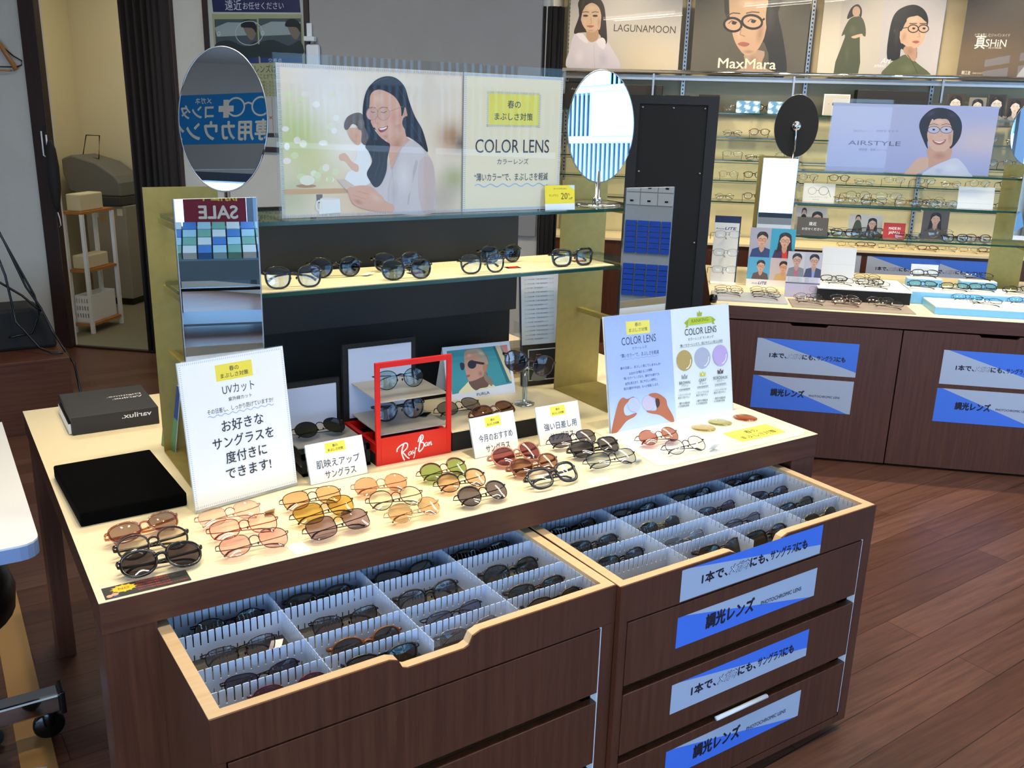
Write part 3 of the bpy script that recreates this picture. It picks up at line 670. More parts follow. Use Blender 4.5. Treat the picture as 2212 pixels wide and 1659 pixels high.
# ---- on the near counter: columns of three pairs (back, middle, front)
GC = 'sunglasses laid out on the near counter'
T0 = TOP
for key, lab, x, y, yaw, tl, tg in (
    ('beige_clear', 'clear beige sunglasses with brown lenses, back pair of the leftmost column beside the black tray', .120, .213, 13, 58, None),
    ('dark_light', 'dark brown glasses with pale sand lenses, middle pair of the leftmost column', .120, .138, 4, 52, None),
    ('black_big', 'glossy black sunglasses with dark brown lenses at the counter corner above the NO sticker', .118, .064, -1, 56, ((.02, .012, -.006), 0.5)),
    ('rimless_pink', 'rimless pale pink sunglasses standing right in front of the UV sign', .279, .196, 4, 52, ((.070, .010, .010), -0.2, mat('kraft_tag', '#c9a070', 0.7))),
    ('red_metal', 'thin red metal sunglasses with peach lenses, middle of the pink column', .285, .124, -4, 54, None),
    ('pink_metal', 'thin metal sunglasses with salmon pink lenses, front pair of the pink column', .282, .049, 0, 57, None),
    ('gold_brown', 'gold double-bridge sunglasses with light brown lenses, in front of the small skin-tone sign', .450, .192, -1, 52, None),
    ('yellow_metal', 'sunglasses with strong yellow lenses, middle pair of their column', .451, .122, 8, 55, None),
    ('mauve_metal', 'square thin metal sunglasses with mauve lenses at the counter edge', .450, .048, 6, 58, None),
    ('brown_round', 'round beige-rimmed sunglasses with orange brown lenses, back pair of their column', .605, .190, -8, 55, None),
    ('green_clear_round', 'round brown-rimmed glasses with very pale green lenses', .602, .108, -7, 55, None),
    ('amber_round', 'thin pale-gold sunglasses with amber lenses near the counter edge', .610, .036, 4, 56, None),
    ('green_round', 'round sunglasses with olive green lenses in front of the red box', .768, .202, 4, 55, None),
    ('tortoise_amber', 'round dark tortoise sunglasses with amber lenses, in front of the green pair', .772, .126, -1, 55, None),
    ('black_grey_round', 'round black sunglasses with warm grey lenses, front pair of the round column', .776, .041, 2, 56, None),
    ('wine_big', 'large rose-beige sunglasses with wine red lenses in front of a white sign', .968, .205, 4, 52, None),
    ('brown_clear', 'translucent brown sunglasses between the wine red pair and the black-rimmed pair', .967, .126, 0, 54, None),
    ('black_clear', 'thick black square glasses with clear lenses near the counter edge', .968, .052, 3, 50, None),
    ('black_sport', 'black half-rim sunglasses, back pair beside the large blue panel', 1.151, .226, -4, 54, None),
    ('black_square', 'large square black sunglasses, middle pair of the black column', 1.164, .152, -3, 54, None),
    ('blue_grey', 'sunglasses with pale blue-grey lenses, front pair of the black column', 1.151, .070, -5, 54, ((.064, .008, .012), -0.4))):
    specs(key, lab, x, y, T0, R(yaw), tl, group=GC, tagged=tg)
# ---------------------------------------------------------------- sample tray with tinted lenses at the right end of the counter
tr = MB().prism(smooth_poly([(1.258, .03), (1.30, .012), (1.76, .012), (1.785, .03), (1.787, .30), (1.27, .30)], 1), 0.005, mat('milky_tray', '#f3efdb', 0.2, coat=0.5), xf=Matrix(((1, 0, 0, 0), (0, 0, 1, 0), (0, 1, 0, TOP), (0, 0, 0, 1)))).build('sample_tray', bevel=0.001)
tag(tr, 'milky flat acrylic board at the counter corner holding loose tinted lenses', 'tray')
TZ = TOP + 0.0052
for key, lab, x, y in (('brown_round_metal', 'round brown metal sunglasses in front of the blue panel on the milky board', 1.350, .130), ('grey_round_metal', 'round dark metal sunglasses with pale grey lenses on the milky board', 1.364, .046)):
    specs(key, lab, x, y, TZ, R(-5), 55, group=GC, tagged=((.062, .012, .004), -1.2) if 'grey' in key else None)
for lab, x, y, c in (('loose round pale yellow sample lens nearest the sunglasses', 1.543, .171, '#e9dcae'), ('loose round pale olive sample lens, middle of three', 1.618, .185, '#dfdcae'), ('loose round pink-brown sample lens, rightmost of three', 1.711, .180, '#dda47e')):
    m = MB(); m.lathe([(0.033, 0), (0.0335, 0.001), (0.033, 0.002), (0.020, 0.0050), (0.010, 0.0062), (0.0005, 0.0066)], thin('sample_lens_' + c[1:], tuple(v ** .5 for v in lin(c)), 0.06, 1.2), 40)
    m.tube([(0.0335 * math.cos(a), 0.0335 * math.sin(a), 0.001) for a in [2 * math.pi * k / 40 for k in range(40)]], 0.0008, mat('lens_rim_' + c[1:], c, 0.3), 5, closed=True)
    o = m.build('sample_lens'); o.location = (x, y, TZ); tag(o, lab, 'lens', 'loose tinted sample lenses')
def haru(p, x0, z0, x1, z1, col='#f5e24a', ink='#3a3a30', ticks=True):
    """the yellow spring-glare label that recurs on the signs"""
    w, h = x1 - x0, z1 - z0
    p.raw([(x0, z0), (x1, z0), (x1, z1), (x0, z1)], col)
    p.text('春の', (x0 + w * .37, z0 + h * .56), (x0 + w * .63, z0 + h * .56), ink, bold=0.006)
    p.text('まぶしさ対策', (x0 + w * .12, z0 + h * .17), (x0 + w * .88, z0 + h * .17), ink, bold=0.006)
p = Print(.165, .072, '#f3ea5e'); haru(p, 0, 0, .165, .072, '#f3ea5e')
o = p.build('glare_label', None, (1.558, .043, TZ + 0.0002), (R(-90), 0, 0)); tag(o, 'flat yellow label with two lines of lettering lying on the milky board', 'label')
# ---------------------------------------------------------------- signs in acrylic holders
def holder(name, label, cat, loc, yaw, tilt, w, h, foot=0.06, base=True):
    """acrylic sheet leaning back by tilt with a bent foot; returns root and the leaning child"""
    t = thing(name, label, cat, loc, yaw)
    m = MB(); m.box(0, w, 0.0012, 0.0030, 0, h, M_ACRYL, xf=RX(-tilt)).box(0, w, 0.0030, 0.0034, 0.002, h - 0.003, M_PAPER, xf=RX(-tilt))
    m.box(0.0, w, 0.0, foot + h * math.sin(tilt), 0, 0.0018, M_ACRYL)
    m.build('acrylic_holder', t)
    return t
def sheet_on(t, p, x, z, tilt, name='printed_sheet', m=None):
    o = p.build(name, t, (x, math.sin(tilt) * z + 0.0006, math.cos(tilt) * z), (-tilt, 0, 0), m or M_INKG); return o
def front_sheet(t, w, h, tilt, y=-0.004):
    MB().box(0, w, y, y + 0.0015, 0.0, h, M_ACRYL, xf=RX(-tilt)).build('acrylic_front', t)
DK = '#33333a'
# tall UV sign
tl = R(7); t = holder('sign_stand', 'tall white leaning sign about UV protection with yellow label, beside the black tray', 'sign', (.231, .279, TOP), R(11), tl, .238, .318)
p = Print(.236, .306, '#f7f7f4'); p.ticks(.002, .002, .234, .304, .0042, .0015, .004, '#c3cddd')
haru(p, .078, .256, .160, .290)
p.text('UVカット', (.088, .228), (.160, .228), DK, h=.017); p.text('紫外線カット', (.099, .212), (.152, .212), DK)
p.text('その日差し、しっかり防げていますか?', (.050, .192), (.200, .192), DK, h=.0085); wave(p, .050, .200, .186, .002, 9, .0012, '#8fb0e6')
for i, (tx, a, b) in enumerate((('お好きな', .077, .172), ('サングラスを', .053, .192), ('度付きに', .078, .172), ('できます!', .074, .178))): p.text(tx, (a, .151 - .034 * i), (b, .151 - .034 * i), '#26262c', h=.0195, bold=0.008)
sheet_on(t, p, .001, .008, tl, m=M_INK)
# three small signs
def small(label, loc, yaw, w, h, l1, l2):
    tl = R(18); t = holder('sign_card', label, 'sign', loc, R(yaw), tl, w, h, 0.03)
    p = Print(w - .002, h - .002, '#f4f5f4'); W, H = w - .002, h - .002
    haru(p, W * .33, H * .70, W * .68, H * .95)
    p.text(l1, (W * .14, H * .37), (W * .90, H * .37), DK, h=.0145, bold=0.004); p.text(l2, (W * .26, H * .09), (W * .80, H * .09), DK, h=.0145, bold=0.004)
    sheet_on(t, p, .001, .001, tl)
small('small white card sign standing left of the red box, two lines of lettering', (.489, .310, TOP), 3, .142, .092, '肌映えアップ', 'サングラス')
small('small white card sign right of the red box, behind the wine red sunglasses', (.893, .277, TOP), 4, .135, .100, '今月のおすすめ', 'サングラス')
small('small white card sign left of the large blue panel, behind the black sunglasses', (1.083, .276, TOP), 0, .135, .100, '強い日差し用', 'サングラス')
# wide double panel: blue left half, ranking right half
tl = R(11); t = holder('double_sign', 'wide leaning double panel, blue half with hands and white ranking half with three lens colours', 'sign', (1.290, .254, TOP), R(-1), tl, .446, .316, 0.05)
W, H = .438, .308
p = Print(W, H, '#dfe8ea'); f5 = lambda q: q
p.map = homog([(130, 210), (1300, 80), (1345, 1100), (170, 1325)], [(0, H), (W, H), (W, 0), (0, 0)])
p.poly([(130, 210), (738, 143), (775, 1212), (170, 1325)], '#a9bff4', False)
p.grid(lambda u, v: lin('#a3b8f2') if v > .9 else tuple(np.array(lin('#a8bdf4')) * (1 - .0) + np.array(lin('#c3d4f6')) * max(0, .35 - v)), 6, 6, (0, 0, W * .513, H))
p.poly([(333, 252), (555, 233), (560, 352), (340, 375)], '#f0e263', False)
p.text('春の', (418, 292), (476, 287), DK); p.text('まぶしさ対策', (362, 348), (536, 330), DK)
p.text('COLOR LENS', (290, 475), (615, 432), '#3a4050', h=.021, bold=-.01); p.text('カラーレンズ', (388, 513), (526, 495), '#3a4050')
p.text('“薄いカラー”で、まぶしさを軽減', (275, 592), (640, 548), '#3a4050', h=.0085)
p.line([(278 + 9 * i, 612 - 1.1 * i + 5 * math.sin(i * 1.1)) for i in range(41)], .0008, '#8797cf')
for i, (tx, a, b) in enumerate((('春の日差し、まぶしく感じていませんか?', 272, 656), ('お出かけが増えるこの季節、', 355, 580), ('“薄いカラー”レンズなら、屋内でも屋外でも', 296, 642), ('自然な見え方で、目にやさしい視界に。', 316, 622), ('毎日の散歩や外出を、もっと快適にします。', 300, 634))): p.text(tx, (a, 704 + 49 * i), (b, 656 + 49 * i + (7 if i == 1 else 0)), '#454c66', h=.0058)
hand = '#b26a4c'
p.poly([(172, 1318), (235, 1300), (318, 1200), (390, 1160), (420, 1128), (405, 1118), (330, 1145), (300, 1120), (300, 1060), (345, 1005), (398, 975), (385, 962), (330, 985), (290, 970), (250, 1010), (215, 1120)], hand, k=3)
p.ell(392, 1040, 58, 70, '#b9c3ec'); p.ring(392, 1040, 58, 70, .0006, '#8f9cd6'); p.ell(532, 1025, 60, 72, '#c3bcd8'); p.ring(532, 1025, 60, 72, .0006, '#a198c0')
p.poly([(775, 1212), (725, 1195), (640, 1140), (560, 1125), (515, 1108), (525, 1095), (600, 1095), (612, 1050), (600, 985), (560, 960), (535, 945), (560, 930), (625, 930), (700, 985), (715, 1050), (768, 1150)], hand, k=3)
p.poly([(600, 985), (635, 985), (640, 1040), (612, 1068)], '#4a2c22', k=3)
# ranking half
g = '#b9c91f'; dk = '#3d4148'
p.poly([(882, 262), (925, 222), (920, 300), (895, 306), (905, 284)], '#9fb01a', False); p.poly([(1180, 230), (1140, 200), (1148, 268), (1172, 272), (1160, 250)], '#9fb01a', False)
p.poly([(925, 215), (1135, 198), (1142, 258), (930, 285)], g, False); p.text('RANKING', (952, 262), (1110, 240), '#5a6512', h=.010)
p.poly([(1006, 200), (1004, 160), (1016, 172), (1027, 145), (1038, 168), (1052, 155), (1048, 196)], '#a3ad28', False)
p.text('COLOR LENS', (888, 382), (1188, 345), dk, h=.019, bold=-.01); p.text('カラーレンズ ランキング', (918, 428), (1160, 398), dk); p.text('“薄い”カラーレンズで、目にやさしい見え心地を', (836, 492), (1246, 437), dk, h=.0065)
p.line([(836, 498), (1246, 443)], .0005, dk)
for cx, c_, a, col, nm, kn, cc, num in ((881, 616, 76, '#b39b5e', 'BROWN', 'ブラウン', '#8f979c', '2'), (1053, 590, 75, '#aab2cc', 'GRAY', 'グレー', '#c7c43c', '1'), (1222, 566, 72, '#bba6dc', 'BORDEAUX', 'ボルドー', '#5d4b50', '3')):
    p.ell(cx, c_, a, 99, col); p.line([(cx + a * .78, c_ - 12), (cx + a * .72, c_ + 34), (cx + a * .45, c_ + 68), (cx + a * .20, c_ + 78)], .0028, '#eef0f4', False)
    zc = c_ + 155; p.poly([(cx - 26, zc + 22), (cx - 28, zc - 18), (cx - 12, zc - 2), (cx, zc - 30), (cx + 12, zc - 4), (cx + 28, zc - 22), (cx + 24, zc + 18)], cc, False); p.text(num, (cx - 5, zc + 12), (cx + 4, zc + 11), '#eef0f4', h=.006)
    L = 52 if nm != 'GRAY' else 36; L = 68 if nm == 'BORDEAUX' else L
    p.text(nm, (cx - L, zc + 78), (cx + L, zc + 66), dk, h=.0088, bold=-.01); p.text(kn, (cx - 34, zc + 100), (cx + 34, zc + 94), dk, h=.0055)
    p.text('可視光線透過率', (cx - 55, zc + 136), (cx + 52, zc + 120), dk, h=.004); p.line([(cx - 56, zc + 142), (cx + 58, zc + 128)], .0004, dk)
    for i, (tx, a2) in enumerate((('・コントラストが', 60), ('高まり見やすい', 55), (None, 0), ('・屋外や運転時', 55), ('にも快適な色味', 52))):
        if tx: p.text(tx, (cx - 64, zc + 188 + 27 * i), (cx - 64 + 2 * a2, zc + 176 + 27 * i), dk, h=.0052)
sheet_on(t, p, .004, .004, tl)
# ---------------------------------------------------------------- large colour-lens sign on the upper shelf
Z2 = TOP + 0.5705
t = thing('poster_stand', 'wide acrylic poster stand with a smiling woman and the words COLOR LENS', 'sign', (.500, .455, Z2), R(-0.5))
MB().box(-.006, .737, .002, .005, 0, .345, M_ACRYL).box(0.0, .731, .0016, .002, .003, .325, M_PAPER).box(-.006, .737, -.035, .09, -.0003, .0017, M_ACRYL).build('acrylic_holder', t)
W, H = .731, .322
c5 = [(828, 208), (3105, 328), (3052, 1372), (885, 1453)]   # paper corners on the photograph, enlarged crop
p = Print(W, H, '#f5e9d6', quad=c5)
def bokeh(u, v):
    c = np.array(lin('#f8dfc6'))
    for bu, bv, s_, col, k in ((.10, .55, .14, '#bfcb72', .9), (.20, .35, .12, '#d9cf86', .8), (.30, .80, .14, '#fdf6ef', .9), (.05, .15, .10, '#a9b77c', .6), (.55, .9, .22, '#f6e3cf', .8), (.93, .55, .07, '#b9834c', 1.0), (.99, .5, .035, '#6d5a48', .95), (.95, .25, .07, '#a2a552', .8), (.38, .45, .12, '#fff4ea', .9), (.2, .95, .1, '#efe2dc', .8), (.88, .1, .1, '#8f7a60', .5), (.45, .12, .16, '#eebf92', .8), (.80, .85, .10, '#ead9c8', .8)):
        g_ = k * math.exp(-((u - bu) ** 2 + ((v - bv) * .75) ** 2) / s_ ** 2 / 1.2); c = c * (1 - g_) + np.array(lin(col)) * g_
    return tuple(c)
p.grid(bokeh, 40, 26, (0, 0, W * .612, H))
rnd = random.Random(3)
for _ in range(26):
    x, y = 900 + rnd.random() * 420, 450 + rnd.random() * 700; p.ell(x, y, 22 + 14 * rnd.random(), 22 + 10 * rnd.random(), rnd.choice(['#f4efcf', '#e8e6b8', '#fff8ee', '#dfe0a9', '#f7e9dc']), n=16)
p.poly([(890, 1222), (1430, 1212), (1450, 1250), (890, 1262)], '#d9a878', False); p.poly([(1150, 1262), (1200, 1262), (1195, 1330), (1155, 1330)], '#7a6a5c', False)
p.ell(1070, 1195, 80, 14, '#b8875c'); p.ell(1080, 1150, 60, 40, '#f1ead4')
# girl in the background
p.poly([(1480, 868), (1560, 890), (1575, 1170), (1385, 1190), (1395, 1090), (1455, 1060), (1440, 1020), (1470, 960)], '#f5f0ee'); p.poly([(1330, 950), (1380, 935), (1430, 1000), (1480, 1030), (1480, 1080), (1440, 1070), (1380, 1000), (1340, 990)], '#eeb99a')
p.poly([(1398, 740), (1490, 735), (1512, 800), (1490, 866), (1462, 862), (1428, 830), (1404, 790)], '#e9b596'); p.poly([(1370, 700), (1395, 645), (1460, 612), (1512, 622), (1545, 700), (1560, 800), (1540, 870), (1505, 840), (1505, 755), (1440, 700), (1400, 745), (1376, 742)], '#75645e')
# woman: hair behind, neck, blouse, face, hair in front
hair = '#2a2226'; skin = '#e8b096'
p.poly([(1705, 318), (1785, 335), (1850, 405), (1885, 520), (1930, 640), (1985, 740), (2018, 850), (2028, 925), (1960, 860), (1860, 800), (1760, 830), (1640, 760), (1540, 700), (1516, 600), (1545, 440), (1620, 350)], hair)
p.poly([(1715, 760), (1830, 690), (1860, 800), (1905, 845), (1850, 910), (1790, 970), (1742, 1075), (1722, 930)], '#e3a98c')
p.poly([(1742, 1065), (1785, 960), (1815, 880), (1900, 832), (1965, 870), (2040, 955), (2078, 1050), (2085, 1250), (2055, 1412), (1730, 1404), (1690, 1310), (1590, 1225), (1555, 1180), (1640, 1190), (1705, 1090), (1725, 985)], '#d9c9c6')
p.poly([(1930, 1000), (1950, 1020), (1900, 1200), (1880, 1330), (1868, 1330), (1890, 1180)], '#c9b5b3', k=3); p.poly([(1960, 1010), (2035, 960), (2078, 1060), (2085, 1260), (2060, 1400), (1990, 1400), (1955, 1250)], '#d8bdb6', k=3)
p.poly([(1585, 455), (1650, 425), (1750, 460), (1825, 560), (1838, 650), (1810, 740), (1745, 805), (1690, 826), (1650, 795), (1610, 725), (1580, 640), (1568, 540)], skin)
p.glow(1640, 500, 55, 50, '#f2c4ac', skin); p.glow(1790, 690, 42, 100, '#cf9176', skin, -.25); p.glow(1770, 650, 60, 60, '#e59f86', '#e6ac92'); p.glow(1605, 690, 26, 40, '#eaa58c', skin); p.glow(1690, 800, 40, 20, '#d4967b', skin); p.ell(1848, 612, 22, 48, '#dda083', -.1); p.glow(1846, 620, 12, 30, '#c4856a', '#dda083')
p.poly([(1568, 560), (1580, 460), (1650, 425), (1760, 475), (1815, 560), (1825, 640), (1850, 560), (1850, 440), (1790, 345), (1710, 318), (1615, 352), (1552, 440), (1520, 560), (1535, 680)], hair)
p.poly([(1530, 600), (1560, 640), (1600, 730), (1650, 800), (1700, 840), (1732, 870), (1712, 970), (1702, 1080), (1660, 1180), (1612, 1205), (1570, 1150), (1548, 1090), (1590, 1000), (1562, 920), (1536, 880), (1560, 800), (1520, 690)], hair)
p.poly([(1835, 660), (1870, 640), (1930, 700), (1990, 760), (2025, 900), (1975, 870), (1900, 800), (1835, 720)], hair)
for a, b in (((1580, 595), (1612, 602)), ((1660, 600), (1705, 592))): p.line([a, ((a[0] + b[0]) / 2, a[1] + 10), b], .0011, '#3a2622')
for a, b in (((1575, 575), (1618, 572)), ((1652, 575), (1712, 570))): p.line([a, ((a[0] + b[0]) / 2, a[1] - 9), b], .0012, '#4a3430')
p.ring(1590, 618, 46, 52, .0010, '#b98a6a', 20); p.ring(1680, 618, 48, 54, .0010, '#b98a6a', 20); p.line([(1726, 600), (1830, 562)], .0010, '#b98a6a'); p.line([(1630, 600), (1640, 598)], .001, '#b98a6a'); p.ell(1590, 620, 43, 49, '#dda894'); p.ell(1680, 620, 45, 51, '#e0ab96')
for a, b in (((1580, 600), (1612, 606)), ((1660, 604), (1705, 598))): p.line([a, ((a[0] + b[0]) / 2, a[1] + 8), b], .0011, '#3a2622')
p.line([(1622, 640), (1616, 690), (1640, 700)], .0010, '#c98d72', False); p.poly([(1640, 735), (1680, 728), (1715, 715), (1705, 745), (1670, 768), (1648, 760)], '#b0483f', k=3); p.poly([(1645, 737), (1680, 732), (1708, 722), (1695, 740), (1660, 748)], '#fbf4f0', k=3)
p.line([(1735, 1000), (1790, 950), (1830, 880), (1870, 840)], .0006, '#c49a80')
for pts, c_ in (([(1600, 380), (1660, 345), (1720, 335)], '#4a3f42'), ([(1790, 400), (1845, 500), (1870, 620)], '#463b40'), ([(1560, 720), (1610, 850), (1600, 980)], '#4a3d3c'), ([(1640, 880), (1650, 1000), (1610, 1120)], '#453a3b'), ([(1900, 700), (1960, 800), (2000, 890)], '#463c40'), ([(1680, 860), (1690, 980), (1640, 1140)], '#3d3335'), ([(1545, 560), (1552, 480), (1600, 400)], '#453b3e')): p.line(pts, .0022, c_)
p.glow(1790, 860, 40, 70, '#c98d72', '#e3a98c', .3); p.glow(1840, 1120, 70, 170, '#e6d9d5', '#d9c9c6'); p.glow(1760, 1250, 40, 120, '#cbb9b8', '#d9c9c6'); p.line([(1815, 880), (1790, 960), (1745, 1065)], .0012, '#c2aeae'); p.line([(1745, 1065), (1760, 1200), (1755, 1380)], .0008, '#c5b3b2')
p.glow(1500, 700, 30, 50, '#8d7a70', '#75645e'); p.glow(1460, 800, 30, 40, '#e0a384', '#e9b596')
# hands, phone, cup
p.poly([(1395, 1205), (1450, 1195), (1540, 1190), (1600, 1215), (1690, 1310), (1760, 1350), (1740, 1402), (1560, 1385), (1450, 1345), (1415, 1285)], '#e6ab8f'); p.glow(1620, 1290, 70, 40, '#efc0a8', '#e6ab8f', .5); p.glow(1480, 1320, 50, 25, '#d18f74', '#e6ab8f', .4); p.line([(1440, 1268), (1540, 1300)], .0008, '#cf8f74'); p.line([(1470, 1235), (1570, 1262)], .0008, '#cf8f74')
p.poly([(1310, 1142), (1372, 1140), (1455, 1196), (1445, 1204), (1420, 1200), (1385, 1225)], '#e2c7b4', False)
p.poly([(1180, 1298), (1335, 1292), (1342, 1405), (1170, 1420)], '#f7f1ec', False); p.ring(1172, 1350, 22, 38, .004, '#f3ece6', 18); p.ell(1258, 1296, 78, 9, '#efe4da')
# right half of the sheet: cream with lettering
p.map = lambda q: q
X0 = W * .613
p.raw([(X0, 0), (W, 0), (W, H), (X0, H)], '#f9e6c2'); p.raw([(X0 - .003, 0), (X0, 0), (X0, H), (X0 - .003, H)], '#8a7b68'); p.ticks(.001, .001, W - .001, H - .001, .0046, .002, .006, '#b9c3d6'); p.ticks(X0 + .001, .001, W - .001, H - .001, .0046, .002, .006, '#b9c3d6')
haru(p, X0 + .068, .206, X0 + .212, .278, '#f4e45c', DK); p.ticks(X0 + .063, .201, X0 + .217, .283, .0042, .0018, .005, '#b9c0b0')
p.text('COLOR LENS', (X0 + .033, .140), (X0 + .247, .140), '#3b3038', h=.033, bold=-.012); p.text('カラーレンズ', (X0 + .095, .113), (X0 + .186, .113), '#3b3038')
p.text('“薄いカラー”で、まぶしさを軽減', (X0 + .031, .074), (X0 + .246, .074), '#333036', h=.0150, bold=.002); wave(p, X0 + .033, X0 + .246, .062, .0035, 6, .0020, '#9db8e8')
p.build('printed_sheet', t, (0, 0.0012, .003), m=M_INKG)
MB().box(-.006, .737, -.0035, -.0015, 0, .345, M_ACRYL).build('acrylic_front', t)
# yellow discount card
tl = R(6); t = thing('price_card', 'small yellow discount card in a clear holder on the top glass shelf', 'card', (1.180, .434, Z2), R(-3))
MB().box(0, .092, .001, .003, 0, .064, M_ACRYL, xf=RX(-tl)).box(0, .092, -.003, .012, 0, .002, M_ACRYL).box(0, .092, -.003, -.0015, 0, .018, M_ACRYL).build('acrylic_holder', t)
p = Print(.090, .062, '#f7f8f8'); p.raw([(0, .016), (.09, .016), (.09, .062), (0, .062)], '#f4df2c'); p.raw([(.07, .062), (.09, .05), (.09, .062)], '#cfe6ea')
p.text('度付き可視光調光', (.026, .052), (.066, .052), '#6a5a14', h=.003); p.text('サングラス', (.012, .034), (.040, .034), '#3f3a14', h=.005); p.text('20', (.048, .027), (.068, .027), '#4a3f14', h=.016); p.text('%', (.069, .036), (.075, .036), '#4a3f14', h=.006); p.text('off', (.072, .026), (.084, .026), '#4a3f14', h=.006, shear=.3)
sheet_on(t, p, .001, .001, tl)
oval_mirror('oval mirror on a chrome stem, left end of the rack, reflecting a blue sign', (.396, .50, Z2), R(-37), R(-6), .0955, .147)
oval_mirror('oval mirror on a chrome stem, right end of the rack, reflecting pale balconies', (1.424, .535, Z2), R(-17), R(-1.5), .0955, .147)
# ---- seven black pairs on the lower shelf
ZS = TOP + 0.4164; GS = 'black sunglasses on the lower glass shelf'
for key, lab, x, y, yaw, tg in (('sh_lilac', 'black sunglasses with pale lilac lenses, front left on the lower glass shelf', .523, .462, -6, None), ('sh_dark', 'black sunglasses with dark lenses behind the lilac-lens pair on the shelf', .660, .555, -7, ((.060, .01, .0), -.9)),
    ('sh_green', 'black sunglasses with dark green lenses, front middle on the lower shelf', .803, .458, -4, None), ('sh_mid', 'black sunglasses hidden behind the dark green pair on the shelf', .838, .580, -1, None),
    ('sh_clear', 'black glasses with clear lenses in front of another pair, right half of the shelf', 1.018, .462, -2, None), ('sh_dark', 'dark sunglasses standing behind the clear-lens pair on the shelf', 1.148, .585, -1, None), ('sh_thick', 'thick black square glasses with clear lenses, rightmost on the lower shelf', 1.298, .462, -3, None)):
    specs(key, lab, x, y, ZS, R(yaw), 9, group=GS, tagged=tg)
for lab, x, y, a in (('small red and black tag lying between the clear-lens pair and the rightmost pair', 1.115, .50, -.1), ('small red and black tag lying behind the rightmost pair on the shelf', 1.345, .52, -.1), ('small red and black tag lying under the dark green pair on the shelf', .845, .52, .1)):
    o = MB().box(0, .040, 0, .026, 0, .0006, M_BLACK).box(.008, .034, .004, .022, .0006, .0008, M_RED).build('brand_tag'); o.location = (x, y, ZS); o.rotation_euler = (0, 0, a); tag(o, lab, 'tag', 'small red tags on the glass shelf')
# ---------------------------------------------------------------- middle of the counter: red box, riser, easel card
t = thing('display_box', 'red open display box with white script lettering and two frosted shelves', 'display stand', (.665, .346, TOP), R(-.3))
W, H, D = .199, .251, .195
MB().box(0, .012, 0, .008, 0, H, M_RED).box(W - .012, W, 0, .008, 0, H, M_RED).box(.012, W - .012, 0, .008, H - .013, H, M_RED).box(.012, W - .012, 0, .008, 0, .066, M_RED).build('front_frame', t, .0008)
MB().box(0, .010, .0085, D, .030, .052, M_RED).box(W - .010, W, .0085, D, .030, .052, M_RED).box(.010, W - .010, D - .01, D, .030, .052, M_RED).box(.010, W - .010, .09, .10, .030, .052, M_RED).box(0, W, .0085, D, 0, .029, M_MATTE).build('base_frame', t)
MB().box(0, W, D + .0005, D + .012, 0, H, M_MATTE).build('back_panel', t); MB().box(.014, W - .014, D - .003, D, .060, H - .012, mat('pale_back_sheet', '#c3cbe0', .6)).build('back_sheet', t)
for z in (.149, .069): MB().box(.018, W - .004, .016, .150, z, z + .003, M_FROST).box(.02, W - .02, .150, D - .003, z, z + .003, M_FROST).build('frosted_shelf', t)
p = Print(W, .066, quad=[(1030, 1250), (1800, 1130), (1800, 1335), (1030, 1480)]); wt = '#f9f3f2'
for st, wd in (([(1322, 1278), (1308, 1310), (1300, 1348), (1312, 1385), (1330, 1415)], .0036), ([(1250, 1345), (1252, 1322), (1275, 1298), (1310, 1278), (1345, 1266), (1362, 1280), (1355, 1308), (1332, 1330), (1312, 1345), (1330, 1362), (1355, 1385), (1380, 1396)], .0032),
    ([(1400, 1336), (1382, 1340), (1370, 1358), (1380, 1370), (1396, 1352), (1402, 1336), (1402, 1356), (1414, 1358)], .0024), ([(1418, 1325), (1416, 1345), (1428, 1348), (1440, 1328), (1442, 1316), (1438, 1345), (1432, 1372), (1424, 1392)], .0024), ([(1440, 1313), (1456, 1303)], .0045),
    ([(1502, 1208), (1492, 1245), (1482, 1290), (1474, 1332)], .0036), ([(1470, 1255), (1482, 1222), (1502, 1198), (1518, 1200), (1518, 1225), (1498, 1256), (1520, 1258), (1530, 1278), (1518, 1305), (1498, 1325), (1478, 1338)], .0032),
    ([(1562, 1254), (1545, 1262), (1538, 1280), (1548, 1288), (1562, 1270), (1566, 1256), (1564, 1280), (1574, 1278)], .0024), ([(1580, 1252), (1577, 1282), (1588, 1258), (1600, 1250), (1600, 1275), (1612, 1268)], .0024)):
    q = [tuple(v) for v in st]; d = []
    for i in range(len(q) - 1):
        p0, p1, p2, p3 = (np.array(q[max(0, min(len(q) - 1, i + k))], float) for k in (-1, 0, 1, 2))
        for u in range(4): s_ = u / 4; d.append(tuple(0.5 * (2 * p1 + (p2 - p0) * s_ + (2 * p0 - 5 * p1 + 4 * p2 - p3) * s_ * s_ + (3 * p1 - p0 - 3 * p2 + p3) * s_ ** 3)))
    p.line(d + [q[-1]], wd, wt)
p.build('script_lettering', t, (0, -.0003, 0))
specs('stand_green', 'round black-rimmed glasses with pale green lenses on the upper frosted shelf of the red box', .775, .442, TOP + .1522, R(-4), 12)
specs('stand_grey', 'black glasses with grey lenses on the lower frosted shelf of the red box', .772, .440, TOP + .0722, R(-5), 14, tagged=((.05, .01, .0), -.8, M_BLACK))
t = thing('display_box', 'low black open display box left of the red box, with a frosted shelf', 'display stand', (.492, .365, TOP), 0)
W, H, D = .165, .169, .180
MB().box(0, .010, 0, D, .040, .052, M_MATTE).box(W - .010, W, 0, D, .040, .052, M_MATTE).box(0, W, 0, .010, .040, .052, M_MATTE).box(0, .010, 0, .01, 0, .040, M_MATTE).box(W - .010, W, 0, .01, 0, .040, M_MATTE).box(0, W, 0, .01, 0, .008, M_MATTE).box(0, .01, 0, D, 0, .008, M_MATTE).box(W - .01, W, 0, D, 0, .008, M_MATTE).build('base_frame', t)
